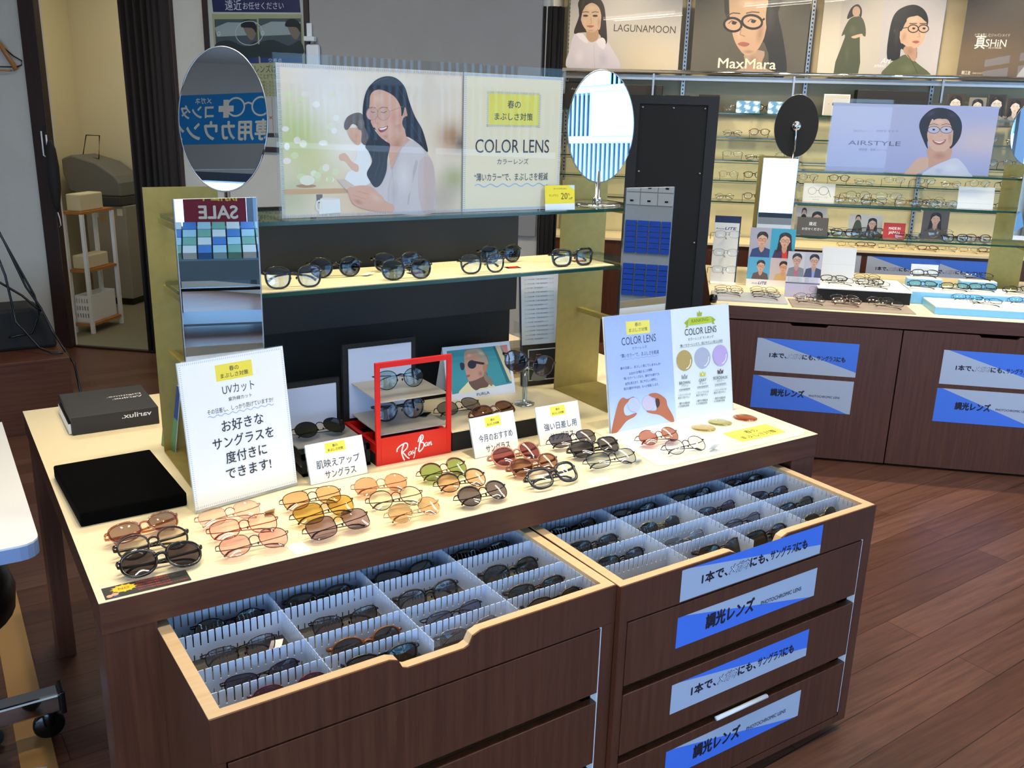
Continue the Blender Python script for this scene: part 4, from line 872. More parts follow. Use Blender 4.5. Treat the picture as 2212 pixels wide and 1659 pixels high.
MB().box(0, W, D, D + .012, 0, H, M_MATTE).build('back_panel', t); MB().box(.006, W - .010, D - .003, D, .055, H - .012, mat('pale_back_sheet', '#c3cbe0', .6)).build('back_sheet', t)
MB().box(.004, W - .003, .04, D - .003, .0535, .0565, M_FROST).box(.01, W - .01, .06, .15, .052, .0535, M_MATTE).build('frosted_shelf', t)
specs('green_black_round', 'round dark green sunglasses lying on the frosted shelf left of the red box', .570, .452, TOP + .0567, R(2), 62)
# low white riser with black front
t = thing('riser', 'low cream platform with black front edge right of the red box', 'riser', (.868, .349, TOP))
MB().box(0, .36, 0, .262, .049, .052, M_CREAM).build('top', t); MB().box(.002, .358, .002, .012, 0, .049, M_MATTE).box(.002, .012, .012, .26, 0, .049, M_MATTE).box(.348, .358, .012, .26, 0, .049, M_MATTE).build('body', t)
RZ1 = TOP + .0522
specs('olive_thin', 'thin-rimmed sunglasses with brown-grey lenses on the riser, below the easel card', .948, .452, RZ1, R(5), 60, tagged=((.055, .01, 0), -.2))
specs('brown_thick', 'brown translucent sunglasses at the front edge of the riser', 1.012, .385, RZ1, R(6), 62)
# easel card with a woman in sunglasses
t = thing('easel_card', 'white easel card with a photo of a blonde woman in sunglasses by turquoise water', 'card', (.982, .573, RZ1), R(-5)); tl = R(19); W, H = .205, .146
MB().box(0, W, 0.0005, .003, 0, H, M_PAPER, xf=RX(-tl)).build('card', t); MB().box(0.0, W, 0, .0015, 0, H, M_PAPER, xf=T(0, 2 * math.sin(tl) * H, 0) @ RX(tl)).build('easel_leg', t)
q = [(165, 255), (875, 165), (935, 720), (245, 790)]
p = Print(W, H, '#dfe5f4', quad=q); p.poly([(210, 290), (850, 205), (895, 622), (275, 728)], '#3f95a0', False)
p.poly([(715, 224), (770, 216), (893, 560), (895, 600), (870, 600)], '#d8c9a4', False); p.poly([(770, 216), (850, 205), (862, 335), (830, 310)], '#de8f8a', False); p.poly([(690, 228), (716, 224), (875, 605), (840, 620)], '#2c6f7c', False)
p.poly([(340, 720), (400, 640), (460, 590), (560, 600), (650, 610), (720, 655), (720, 658), (510, 692)], '#e9e3b4', k=3); p.poly([(450, 585), (600, 500), (640, 560), (640, 650), (560, 670), (510, 690), (455, 640)], '#6d4f44')
p.poly([(392, 300), (470, 260), (560, 255), (630, 330), (645, 420), (620, 520), (680, 580), (680, 650), (610, 590), (560, 480)], '#8a7a68'); p.poly([(388, 330), (400, 290), (470, 275), (545, 320), (590, 410), (600, 490), (560, 560), (450, 600), (425, 560), (405, 500), (395, 430)], '#c4927c')
p.poly([(400, 290), (470, 262), (545, 258), (590, 290), (640, 400), (610, 430), (560, 370), (500, 300)], '#a99a86', k=3); p.glow(440, 330, 34, 28, '#d8aa94', '#c4927c'); p.glow(560, 520, 36, 40, '#9a6c5a', '#c4927c'); p.glow(560, 300, 50, 26, '#c8bba8', '#a99a86', .6); p.poly([(345, 415), (380, 410), (395, 440), (385, 480), (360, 478)], '#2b2a3c', k=3); p.ell(470, 425, 45, 45, '#2a2838'); p.poly([(480, 385), (600, 405), (605, 430), (500, 415)], '#3a2a32', False); p.ell(605, 460, 22, 45, '#b07c66'); p.poly([(412, 540), (450, 530), (445, 552), (420, 556)], '#a3564c', k=3)
p.text('FURLA', (525, 748), (655, 728), '#26262e', h=.008, bold=.01); p.line([(570, 755), (660, 742)], .0003, '#8a8fa0')
p.build('printed_sheet', t, (0, 0.0002, 0), (-tl, 0, 0))
# clear stem holder with large sunglasses
t = thing('glasses_stand', 'clear acrylic stem stand on the riser holding large purple-brown sunglasses', 'stand', (1.150, .455, RZ1))
MB().lathe([(.028, 0), (.028, .003), (.008, .005), (.0065, .008), (.0065, .092), (.002, .094)], M_ACRYLE, 24).build('stem', t); MB().tube([(-.03, .0, .094), (-.015, -.006, .100), (0, -.008, .104), (.015, -.006, .100), (.03, 0, .094)], .004, M_ACRYLE, 8).build('nose_rest', t)
specs('cat_purple', 'large purple-brown sunglasses hanging on the clear stem stand', 1.155, .440, RZ1 + .078, R(-12), 4, roll=R(13))
# ---------------------------------------------------------------- left part of the counter
o = MB().box(0, .207, 0, .300, 0, .030, M_VELVET).build('velvet_tray', bevel=.004); o.location = (.021, .325, TOP); o.rotation_euler = (0, 0, R(2)); tag(o, 'flat black velvet tray lying on the left end of the counter', 'tray')
t = thing('lens_box', 'long dark grey box with white upside-down lettering, at the back left of the counter', 'box', (.080, .898, TOP), R(-.5)); W, D, H = .215, .226, .047
MB().box(.006, W, 0, D, 0.001, H, mat('dark_grey_card', '#232327', .5)).build('sleeve', t, .001); MB().box(0, .0055, .012, D - .02, .002, .028, M_PAPER).box(0, .0058, .012, D - .02, .0281, .030, M_BLACK).build('inner_tray', t)
p = Print(.10, .06); p.text('Varilux.', (.098, .034), (.022, .034), '#e8e8e8', h=.014, bold=.02); p.text('Digitime.', (.098, .010), (.012, .010), '#e8e8e8', h=.012, bold=.01)
for v in p.bm.verts: v.co.z = .045 - v.co.z
p.build('top_lettering', t, (.10, .10, H + .0002), (R(-90), 0, 0))
p = Print(.09, .03); p.text('varilux.', (.082, .008), (.010, .008), '#e8e8e8', h=.013, bold=.02)
for v in p.bm.verts: v.co.z = .026 - v.co.z
p.build('side_lettering', t, (.115, -.0002, .010))
t = thing('folded_leaflet', 'small blue folded tent leaflet standing behind the left brass plate', 'leaflet', (.262, .725, TOP), R(-78))
MB().box(0, .075, 0, .0008, 0, .165, M_PAPER, xf=RX(R(-9))).build('front_leaf', t); p = Print(.075, .163, '#26407c'); p.raw([(0, 0), (.075, 0), (.075, .08), (0, .1)], '#5f8a5a'); p.ell(.03, .06, .02, .03, '#dfe8f0'); p.build('leaf_print', t, (0, -.0006, .001), (R(-9), 0, 0))
MB().box(0, .075, 0, .0008, 0, .165, M_PAPER, xf=T(0, .052, 0) @ RX(R(9))).build('back_leaf', t)
# NO sticker with a stylised figure
p = Print(.142, .044, '#15171a'); p.raw(ell(.034, .028, .018, .012, 24), '#e9c21c')
for k in range(12): a = k * math.pi / 6; p.raw([(.034 + .017 * math.cos(a - .2), .028 + .011 * math.sin(a - .2)), (.034 + .023 * math.cos(a), .028 + .015 * math.sin(a)), (.034 + .017 * math.cos(a + .2), .028 + .011 * math.sin(a + .2))], '#e9c21c')
p.text('NO', (.025, .0245), (.043, .0245), '#9a6a14', h=.007, bold=.02); p.ell(.017, .012, .006, .005, '#e3a586'); p.ell(.008, .009, .005, .005, '#e3a586'); p.raw([(.012, .0), (.024, .0), (.022, .007), (.014, .007)], '#2a3a78')
for i in range(4): p.text('万引き防止のため警戒中です' if i == 0 else '防犯カメラ作動中 監視しています', (.055, .034 - .009 * i), (.110, .034 - .009 * i), '#c9382c', h=.0065 if i == 0 else .004)
p.text('当店は防犯カメラ作動中', (.092, .006), (.138, .006), '#c9382c', h=.004)
o = p.build('warning_sticker', None, (.012, .006, TOP + .0003), (R(-90), 0, 0)); tag(o, 'black sticker with yellow NO burst and red lettering at the front left corner', 'sticker')
p = Print(.034, .048, '#f6f4ee')
for i in range(5): p.text('スペシャルレンズ', (.003, .041 - .009 * i), (.030 - .004 * (i % 2), .041 - .009 * i), '#8c8c94', h=.0025)
o = p.build('price_note', None, (.346, .006, TOP + .0003), (R(-90), 0, R(5))); tag(o, 'small white printed note lying at the counter front edge', 'note')
p = Print(.060, .022, '#faf8f2'); p.text('サングラス', (.012, .008), (.05, .008), '#a0a0a4', h=.003)
o = p.build('price_note', None, (1.045, .012, TOP + .0003), (R(-90), 0, R(3))); tag(o, 'small white note at the counter edge right of the black-rimmed clear glasses', 'note')
# brochures and a small box behind the rack, on the rear half of the counter
t = thing('brochure_holder', 'clear brochure holder behind the right brass plate with a printed page and a dark leaflet', 'holder', (1.318, .735, TOP), R(-8))
MB().box(0, .15, 0, .003, 0, .30, M_ACRYL, xf=RX(R(-6))).box(-.003, 0, 0, .05, 0, .20, M_ACRYL).box(0, .15, .0, .05, 0, .003, M_ACRYL).build('acrylic_holder', t)
p = Print(.13, .36, '#dfe6f2')
for i in range(16): p.text('レンズの仕様と可視光線透過率について', (.012, .335 - .013 * i), (.11 - .02 * (i % 4 == 3), .335 - .013 * i), '#555b6a', h=.0035)
p.raw([(0, 0), (.13, 0), (.13, .125), (0, .125)], '#241c18'); p.raw([(.02, .012), (.12, .012), (.12, .11), (.02, .11)], '#dadada'); p.raw([(.023, .015), (.117, .015), (.117, .107), (.023, .107)], '#20242a'); p.poly([(.03, .015), (.045, .05), (.055, .075), (.075, .06), (.08, .015)], '#8e9096'); p.ell(.056, .085, .010, .013, '#9a7a68'); p.raw([(.046, .086), (.067, .086), (.067, .091), (.046, .091)], '#18181a'); p.raw([(.047, .094), (.066, .094), (.064, .101), (.05, .101)], '#2a2220')
p.build('brochure_page', t, (.012, .006, .004), (R(-6), 0, 0)); MB().box(.010, .144, .007, .016, .003, .36, M_NAVY, xf=RX(R(-6))).build('brochure_stack', t)
o = MB().box(0, .12, 0, .10, 0, .10, M_CREAMWALL).box(.004, .116, -.001, 0, .015, .06, mat('tan_weave', '#9a6a3a', .8)).box(-.002, .122, -.002, .102, .10, .125, mat('pale_box_lid', '#cdbfa8', .6)).build('small_box', bevel=.002); o.location = (1.265, .83, TOP); tag(o, 'small cream lidded box standing behind the easel card at the back of the counter', 'box')
# ---------------------------------------------------------------- sunglasses lying in the wagon trays
tray_styles = [('oval_grey', '#15161a', '#33383c', 'metal'), ('speck_clear', '#3a322c', '#a08e82', 'metal'), ('purple_half', '#2a2026', '#3c2a48', 'metal'), ('magenta', '#7a3040', '#6a2340', 'metal'), ('dark_oval', '#1b1d22', '#2b2e34', 'plastic'), ('clear_brown', '#2c2422', '#8a7268', 'metal'), ('amber_tort', '#6a3c14', '#4a3420', 'plastic'), ('black_wide', '#0a0a0b', '#39413e', 'plastic'), ('black_flat', '#08090b', '#0d0e12', 'plastic'), ('black_lilac', '#161412', '#9a8f9c', 'plastic'), ('thin_lilac', '#3a3432', '#7e7a88', 'metal'), ('silver_clear', '#8f8c88', '#9a9488', 'metal'), ('gold_black', '#16130e', '#4f4434', 'plastic'), ('tortoise', '#2a1a0e', '#3f3620', 'plastic'), ('dark_green', '#0a0d0e', '#10211f', 'plastic'), ('gold_dark', '#9a8a5a', '#22262a', 'metal')]
for i, (k, c, l, kd) in enumerate(tray_styles): style('tr_' + k, .054 if kd == 'plastic' else .051, .042 - .002 * (i % 3), 2.2 + .3 * (i % 3), ('panto', 'aviator', 'wayfarer')[i % 3], c, l, None, kd, base=.06)
rown = ('back', 'second', 'third', 'front'); coln = ('first', 'second', 'third', 'fourth')
def fill(org, yaw, layout, which):
    c_, s_ = math.cos(yaw), math.sin(yaw)
    for r, c, key, desc, dx in layout:
        lx = .023 + .187 * (c + .5) + dx; ly = ((.302, .205, .112, .050) if which == 'left' else (.305, .218, .133, .060))[r]
        specs('tr_' + key, f'{desc} in the {which} wagon tray, {rown[r]} row, {coln[c]} compartment', org[0] + lx * c_ - ly * s_, org[1] + lx * s_ + ly * c_, TRB + .001, yaw + R(random.uniform(-4, 4)), random.uniform(16, 30), group=f'sunglasses in the {which} wagon tray', tagged=((.05, .012, .01), -.5) if (r + c) % 4 == 1 else None)
fill(WL[0], WL[1], [(0, 0, 'oval_grey', 'thin oval grey sunglasses', .01), (1, 0, 'speck_clear', 'speckled glasses with light lenses', .0), (2, 0, 'purple_half', 'sunglasses with purple lenses', .005), (3, 0, 'magenta', 'sunglasses with magenta lenses', .03),
    (0, 1, 'dark_oval', 'dark grey oval sunglasses', .0), (1, 1, 'clear_brown', 'thin glasses with pale brown lenses', .01), (2, 1, 'amber_tort', 'amber tortoise sunglasses', .01), (3, 1, 'black_wide', 'wide black sunglasses', .01),
    (0, 2, 'black_flat', 'all-black sunglasses', .0), (1, 2, 'black_lilac', 'dark-rimmed glasses with lilac-grey lenses', .0), (2, 2, 'thin_lilac', 'thin round glasses with grey lilac lenses', .005), (3, 2, 'silver_clear', 'pale clear-framed glasses', .0),
    (0, 3, 'black_flat', 'black sunglasses', .0), (1, 3, 'gold_black', 'black sunglasses with brown lenses', .01), (2, 3, 'tortoise', 'tortoise sunglasses', .01), (3, 3, 'gold_black', 'brown-lens sunglasses with gold details', .01)], 'left')
fill(WR[0], WR[1], [(0, 0, 'black_flat', 'black round sunglasses', .0), (1, 0, 'dark_oval', 'grey translucent sunglasses', -.01), (2, 0, 'black_wide', 'glossy black sunglasses', .0),
    (0, 1, 'dark_green', 'sunglasses with dark green lenses', .0), (1, 1, 'gold_dark', 'gold-rimmed dark sunglasses', .0), (2, 1, 'silver_clear', 'silver-rimmed brown sunglasses', .0), (3, 1, 'tortoise', 'brown sunglasses', .04),
    (0, 2, 'black_flat', 'large black sunglasses', .0), (1, 2, 'purple_half', 'sunglasses with violet mirrored lenses', .0), (2, 2, 'thin_lilac', 'silver sunglasses with grey lenses', .0), (3, 2, 'black_wide', 'black sport sunglasses', .0),
    (0, 3, 'black_wide', 'black wrap sunglasses', .0), (1, 3, 'purple_half', 'black sunglasses with blue reflections', .0), (2, 3, 'dark_oval', 'black sunglasses with metal bridge', .0), (3, 3, 'gold_dark', 'gold-rimmed sunglasses', .0)], 'right')
# ---------------------------------------------------------------- far counter and its display (store axes)
def bthing(name, label, cat, x, y, z, yaw=0.0, group=None): return thing(name, label, cat, tuple(B(x, y, z)), UB + yaw, group)
def portrait(p, cx, cz, s, hair='#241d1e', skin='#dfae94', cloth='#e6e2ea', long=True, frame='#2a2224', turn=0.0, body=True, mouth='#b06a62', wide=1.0):
    """simple head-and-shoulders likeness: cx, cz = middle of the face, s = face height"""
    P = lambda L: [(cx + x * s * wide, cz + z * s) for x, z in L]
    if body: p.poly(P([(-1.25, -1.75), (-1.15, -1.15), (-.75, -.85), (-.25, -.68), (.25, -.68), (.75, -.85), (1.15, -1.15), (1.25, -1.75)]), cloth, k=3)
    if long: p.poly(P([(-.50, .10), (-.42, .55), (0, .72), (.42, .55), (.52, .10), (.56, -.45), (.62, -.95), (.30, -.80), (-.30, -.80), (-.62, -.95), (-.56, -.45)]), hair, k=3)
    p.poly(P([(-.17, -.30), (.17, -.30), (.20, -.70), (.05, -.95), (-.05, -.95), (-.20, -.70)]), tuple(c * .82 for c in lin(skin)), k=3)
    if body: p.poly(P([(-.25, -.68), (-.05, -1.0), (-.28, -.95)]), cloth, k=2); p.poly(P([(.25, -.68), (.05, -1.0), (.28, -.95)]), cloth, k=2)
    p.poly(P([(-.36, .12), (-.30, .42), (0, .52), (.30, .42), (.36, .12), (.33, -.18), (.18, -.44), (0, -.52), (-.18, -.44), (-.33, -.18)]), skin, k=3)
    p.ell(cx - .37 * s * wide, cz, .05 * s, .10 * s, skin, n=12); p.ell(cx + .37 * s * wide, cz, .05 * s, .10 * s, skin, n=12)
    p.poly(P([(-.40, .05), (-.44, .40), (-.25, .66), (0, .70), (.25, .66), (.44, .40), (.40, .05), (.34, .26), (.12, .38), (-.02, .44), (-.20, .34), (-.33, .22)]), hair, k=3)
    t = turn * s; dk_s, li_s = tuple_hex(skin, .86), '#' + ''.join('%02x' % min(255, int(int(skin[i:i + 2], 16) * 1.06)) for i in (1, 3, 5))
    p.glow(cx, cz + .26 * s, .20 * s, .10 * s, li_s, skin); p.glow(cx + .24 * s, cz - .14 * s, .09 * s, .20 * s, dk_s, skin, -.2); p.glow(cx - .2 * s, cz - .14 * s, .08 * s, .12 * s, li_s, skin); p.glow(cx, cz - .42 * s, .16 * s, .06 * s, dk_s, skin); p.glow(cx - .15 * s, cz + .57 * s, .16 * s, .06 * s, '#5a4e50', hair, .5)
    for q in (-1, 1):
        ex = cx + q * .16 * s * wide + t
        p.ell(ex, cz + .04 * s, .055 * s, .026 * s, '#f4efec', n=12); p.ell(ex, cz + .04 * s, .027 * s, .027 * s, '#241a18', n=10)
        p.line([(ex - .08 * s, cz + .125 * s), (ex, cz + .15 * s), (ex + .08 * s, cz + .125 * s)], .020 * s, hair)
        if frame: p.ring(ex, cz + .03 * s, .135 * s, .105 * s, .022 * s, frame, 18)
    if frame: p.line([(cx - .03 * s + t, cz + .05 * s), (cx + .03 * s + t, cz + .05 * s)], .02 * s, frame)
    p.line([(cx + .01 * s + t, cz - .02 * s), (cx + .05 * s + t, cz - .15 * s), (cx - .01 * s + t, cz - .17 * s)], .014 * s, tuple_hex(skin, .8))
    p.poly([(cx + x * s + t, cz + z * s) for x, z in ((-.11, -.285), (0, -.26), (.11, -.285), (0, -.33))], mouth, k=3)
def tuple_hex(h, k):
    h = h.lstrip('#'); return '#' + ''.join('%02x' % int(int(h[i:i + 2], 16) * k) for i in (0, 2, 4))
_p = B(-.085, 0, 0)
fc = counter('display_counter', 'far dark wood counter with labelled front doors, covered with optical frames', tuple(_p), UB, 1.84, 1.168)
FW = MB().box(0.0, .02, .03, 1.14, 0, AP, M_WOOD).box(1.82, 1.84, .03, 1.14, 0, AP, M_WOOD).box(.02, 1.82, 1.12, 1.14, 0, AP, M_WOOD).build('side_panel', fc)
for k, x in enumerate((-.042, .757)):
    t = bthing('drawer_wagon', ('left' if k == 0 else 'right') + ' dark wood wagon under the far counter with two blue and grey labels', 'drawer unit', x, .003, 0)
    W = .794
    nt = [(0, .012), (W, .012), (W, .638), (.478, .638), (.470, .627), (.322, .627), (.312, .638), (0, .638)]
    MB().prism(nt, .018, M_WOOD).build('front', t, .0008); MB().box(.01, W - .01, .0185, .5, .012, .60, M_WOOD).build('carcass', t); MB().box(.03, W - .03, .05, .45, 0, .012, M_BLACK).build('plinth', t)
    put_label('a', t, (.178, -.0003, .408), .443, .155); put_label('b', t, (.176, -.0003, .233), .443, .155)
rk = rack('brass and glass display rack on the far counter carrying the lavender poster', tuple(B(.133, .888, TOP)), UB, 1.362, (.252, .415, .570), [], False)
# lavender poster stand
t = bthing('poster_stand', 'wide lavender poster in clear acrylic with a smiling man in glasses, on the far rack', 'sign', .445, .70, Z2)
MB().box(-.006, .766, .002, .005, 0, .345, M_ACRYL).box(0, .758, .0012, .0018, .003, .325, M_PAPER).box(-.006, .766, -.02, .09, -.0003, .0017, M_ACRYL).build('acrylic_holder', t)
W, H = .758, .322; p = Print(W, H, '#b9bce6', quad=[(595, 840), (2015, 885), (1910, 1475), (520, 1420)])
def lav(u, v):
    a, b, c = (np.array(lin(h)) for h in ('#b4b8e4', '#c9c6e6', '#a9aee0')); g1 = math.exp(-((u - .15) ** 2 + (v - .8) ** 2) * 14); g2 = math.exp(-((u - .93) ** 2 + (v - .5) ** 2) * 18); g3 = max(0, .5 - v)
    return tuple(a * (1 - .6 * g1) + b * .6 * g1 + (np.array(lin('#e0c8cf')) - a) * .8 * g2 + (c - a) * g3)
p.grid(lav, 20, 12)
p.text('自分らしく、空気をまとう', (765, 1090), (1145, 1095), '#6f749a', h=.008); p.text('AIRSTYLE', (715, 1202), (1165, 1215), '#5a5f82', h=.022, bold=-.02); p.text('超軽量・柔軟フレーム', (808, 1250), (1050, 1258), '#666b90', h=.009)
sk = '#e3b7a4'; hr = '#2f2c3a'
p.poly([(1195, 1460), (1240, 1400), (1300, 1330), (1370, 1310), (1410, 1330), (1400, 1400), (1330, 1440), (1280, 1465)], sk); p.poly([(1365, 1475), (1420, 1405), (1540, 1350), (1640, 1320), (1710, 1380), (1745, 1440), (1752, 1485)], '#d9d8ee')
p.poly([(1400, 1230), (1590, 1200), (1590, 1320), (1500, 1360), (1410, 1400), (1405, 1330)], '#d8a48f'); p.poly([(1330, 1060), (1350, 980), (1430, 905), (1520, 890), (1620, 920), (1685, 1000), (1690, 1090), (1660, 1170), (1590, 1240), (1580, 1150), (1410, 1160), (1400, 1240), (1360, 1160)], hr)
p.poly([(1395, 1080), (1400, 1010), (1480, 960), (1570, 980), (1615, 1060), (1610, 1160), (1570, 1240), (1500, 1275), (1430, 1235), (1400, 1160)], sk); p.poly([(1330, 1070), (1345, 985), (1430, 905), (1520, 892), (1625, 925), (1685, 1000), (1670, 1080), (1620, 1090), (1580, 1000), (1530, 985), (1470, 1010), (1440, 985), (1410, 1050), (1385, 1130)], hr)
p.glow(1500, 1010, 50, 28, '#efcbb9', sk); p.glow(1590, 1150, 24, 70, '#cb9683', sk); p.glow(1430, 1150, 24, 40, '#eaa994', sk); p.glow(1500, 1300, 70, 40, '#bf8a76', '#d8a48f'); p.glow(1430, 940, 50, 24, '#4d4a5e', hr, -.4); p.glow(1610, 950, 50, 24, '#454256', hr, .5); p.glow(1600, 1400, 90, 50, '#e6e6f6', '#d9d8ee'); p.glow(1490, 1430, 50, 30, '#c4c3de', '#d9d8ee')
for ex in (1452, 1560): p.ell(ex, 1078, 50, 30, '#c9c3dc', n=20); p.ring(ex, 1078, 50, 30, .0022, '#2d3350', 20); p.ell(ex, 1076, 12, 8, '#221f28', n=10); p.line([(ex - 40, 1036), (ex, 1026), (ex + 38, 1034)], .002, hr)
p.line([(1502, 1074), (1510, 1074)], .002, '#2d3350'); p.line([(1512, 1090), (1524, 1130), (1500, 1136)], .0012, '#c08f7c'); p.poly([(1440, 1165), (1500, 1178), (1555, 1158), (1540, 1192), (1500, 1208), (1458, 1195)], '#b46a64', k=3); p.poly([(1450, 1170), (1500, 1180), (1546, 1166), (1500, 1192)], '#fbf6f4', k=3)
p.build('printed_sheet', t, (0, .0008, .003), m=M_INKG); MB().box(-.006, .766, -.0035, -.0015, 0, .345, M_ACRYL).build('acrylic_front', t)
# oval mirrors of the far rack
t = oval_mirror('oval mirror seen from behind with a black back and chrome hub on the far rack', tuple(B(.285, .735, Z2)), UB + R(182), R(-2), .105, .150)
oval_mirror('oval mirror with chrome stem at the right edge of the picture on the far rack', tuple(B(1.385, .74, Z2)), UB + R(6), R(-2), .105, .150)
# cards on the glass shelves
def bcard(label, x, y, z, w, h, bg, draw=None, tilt=8, yaw=0, name='card', cat='card'):
    t = bthing(name, label, cat, x, y, z, R(yaw)); tl = R(tilt)
    MB().box(0, w, .0004, .0016, 0, h, M_PAPER, xf=RX(-tl)).box(.2 * w, .8 * w, math.sin(tl) * h * .5, math.sin(tl) * h * .5 + .03, 0, .001, M_PAPER).build('card_board', t)
    p = Print(w, h, bg)
    if draw: draw(p, w, h)
    p.build('printed_sheet', t, (0, .0003, 0), (-tl, 0, 0)); return t
ZM, ZL = TOP + .4155, TOP + .2525
def d_glasses(p, w, h):
    p.ring(w * .28, h * .60, w * .13, h * .19, .0016, '#8a7a70', 20); p.ring(w * .64, h * .62, w * .15, h * .22, .002, '#4a4646', 20); p.line([(w * .41, h * .62), (w * .49, h * .64)], .0016, '#4a4646'); p.line([(w * .79, h * .66), (w * .88, h * .30)], .002, '#4a4646'); p.text('くらしをデザインする', (w * .2, h * .24), (w * .78, h * .24), '#9a9490', h=.006); p.text('PRICE 2000', (w * .32, h * .12), (w * .52, h * .12), '#8a8682', h=.004)
bcard('white card with a drawing of round glasses on the middle shelf of the far rack', .351, .70, ZM, .153, .092, '#efe9de', d_glasses)
def d_omakase(p, w, h): p.text('遠近', (w * .38, h * .56), (w * .62, h * .56), '#ecebe6', bold=.02); p.text('お任せください', (w * .17, h * .28), (w * .83, h * .28), '#ecebe6', bold=.015)
bcard('dark brown card with white lettering on the lower shelf of the far rack', .337, .685, ZL, .152, .088, '#5b5148', d_omakase)
def d_two(hair, cloth, bgc): return lambda p, w, h: (p.raw([(0, 0), (w, 0), (w, h), (0, h)], bgc), p.poly([(w * .12, 0), (w * .16, h * .5), (w * .22, h * .72), (w * .32, h * .72), (w * .38, h * .5), (w * .42, 0)], cloth, k=3), p.ell(w * .27, h * .84, w * .07, h * .11, '#d9a68c'), p.poly([(w * .19, h * .7), (w * .2, h * .92), (w * .27, h * .99), (w * .34, h * .92), (w * .35, h * .7), (w * .31, h * .88), (w * .23, h * .88)], hair, k=3), portrait(p, w * .70, h * .56, h * .42, hair, '#dfb097', cloth))
bcard('photo card of a woman in olive dress on the lower far shelf', .60, .77, ZL, .165, .105, '#d9cfc6', d_two('#1f1a1a', '#4a4c30', '#d3c9c2'), 4)
bcard('photo card with a woman in black behind the dark brown card', .333, .76, ZL, .155, .130, '#d8ccc4', d_two('#2a1c1a', '#17161a', '#d6c8c0'), 4)
def d_red(p, w, h): p.text('MADE IN', (w * .25, h * .56), (w * .77, h * .56), '#f6e9e2', h=.013, bold=.03); p.text('JAPAN', (w * .25, h * .28), (w * .75, h * .28), '#f6e9e2', h=.014, bold=.03)
bcard('red card with white capital lettering on the lower shelf of the far rack', .762, .72, ZL, .105, .075, '#c1322e', d_red)
bcard('dark photo card of a woman in a knit top, lower far shelf', .945, .74, ZL, .125, .142, '#5c5250', lambda p, w, h: portrait(p, w * .5, h * .68, h * .36, '#1c1718', '#d2a48c', '#55504e', frame=None), 3)
bcard('pale frosted card leaning on the right of the middle far shelf', 1.085, .70, ZM, .165, .105, '#dcdfe6', lambda p, w, h: p.line([(.01, h * .25), (w - .01, h * .25)], .001, '#b9bdca'), 10)
# frames on the far rack's shelves
GF = 'optical frames on the far rack'
for i, (x, y, k) in enumerate(((.56, .68, 'op_gold'), (.69, .68, 'op_dark'), (.85, .68, 'op_gold'), (.93, .69, 'op_dark'), (1.02, .68, 'op_silver'), (.63, .78, 'op_thin_open'), (.78, .79, 'op_silver_open'), (.99, .79, 'op_gold'))):
    specs(k, f'{("thin gold", "dark rim", "gold", "dark rim", "silver", "thin", "silver", "gold")[i]} eyeglasses, {("first", "second", "third", "fourth", "fifth", "first", "second", "third")[i]} in the {"front" if i < 5 else "back"} row, middle shelf of far rack', *B(x, y, 0)[:2], ZM, UB + R(random.uniform(-6, 6)), 6, 'eyeglasses', 'eyeglasses', GF)
for i, (x, y, k) in enumerate(((.565, .67, 'op_black'), (.66, .66, 'op_thin'), (.87, .67, 'op_dark'), (1.09, .66, 'op_black'), (1.20, .68, 'op_brown'), (.545, .775, 'op_silver'), (.715, .76, 'op_brown'), (1.03, .70, 'op_gold_open'))):
    specs(k, f'{("black", "thin", "dark", "black square", "brown", "silver", "brown", "gold")[i]} eyeglasses, {("first", "second", "third", "fourth", "fifth", "first behind", "second behind", "third behind")[i]} from the left on the lower shelf of the far rack', *B(x, y, 0)[:2], ZL, UB + R(random.uniform(-6, 6)), 6, 'eyeglasses', 'eyeglasses', GF)
# ---- things on the far counter top
def bbox(name, label, cat, x0, x1, y0, y1, z0, z1, m, bevel=.002, m2=None, label2=None):
    mb = MB().box(0, x1 - x0, 0, y1 - y0, 0, z1 - z0, m)
    o = mb.build(name, bevel=bevel); o.location = B(x0, y0, z0); o.rotation_euler = (0, 0, UB); tag(o, label, cat); return o
bbox('display_tray', 'flat grey tray of optical frames at the left end of the far counter', 'tray', -.075, .262, .09, .30, TOP, TOP + .010, mat('grey_tray', '#b9bcc4', .4))
bbox('display_tray', 'flat taupe tray of optical frames in front of the collage cards on the far counter', 'tray', .276, .805, .035, .235, TOP, TOP + .005, mat('taupe_tray', '#a3968a', .5))
t = bthing('riser', 'white stepped platform with a black front in the middle of the far counter', 'riser', .41, .255, TOP)
MB().box(0, .42, 0, .33, .055, .060, M_PAPER).build('top', t); MB().box(.004, .416, .004, .32, 0, .055, M_MATTE).build('body', t)
M_SKYB = mat('sky_blue_card', '#7ec4ee', .4)
def stepbox(label, x0, x1, y0, y1, z0, z1):
    t = bthing('display_step', label, 'display step', x0, y0, z0); w, d, h = x1 - x0, y1 - y0, z1 - z0
    MB().box(0, w, 0, d, 0, h - .004, M_SKYB).build('blue_body', t, .001); MB().box(.001, w - .001, .001, d - .001, h - .004, h, M_PAPER).build('white_top', t); return t
stepbox('low sky-blue display step with white top at the right front of the far counter', .89, 1.75, .075, .30, TOP, TOP + .035)
st2 = stepbox('sky-blue display step behind the low one on the far counter', .835, 1.75, .31, .50, TOP, TOP + .060)
p = Print(.3, .04); p.text('AIRFIT', (.02, .012), (.24, .012), '#bfe2f6', h=.02); p.build('pale_lettering', st2, (.33, -.0003, .01))
stepbox('small sky-blue block under a pair of black glasses, left of two on the far counter', .845, 1.00, .435, .49, TOP + .060, TOP + .100)
stepbox('small sky-blue block under dark glasses, right of two on the far counter', 1.085, 1.245, .435, .49, TOP + .060, TOP + .100)
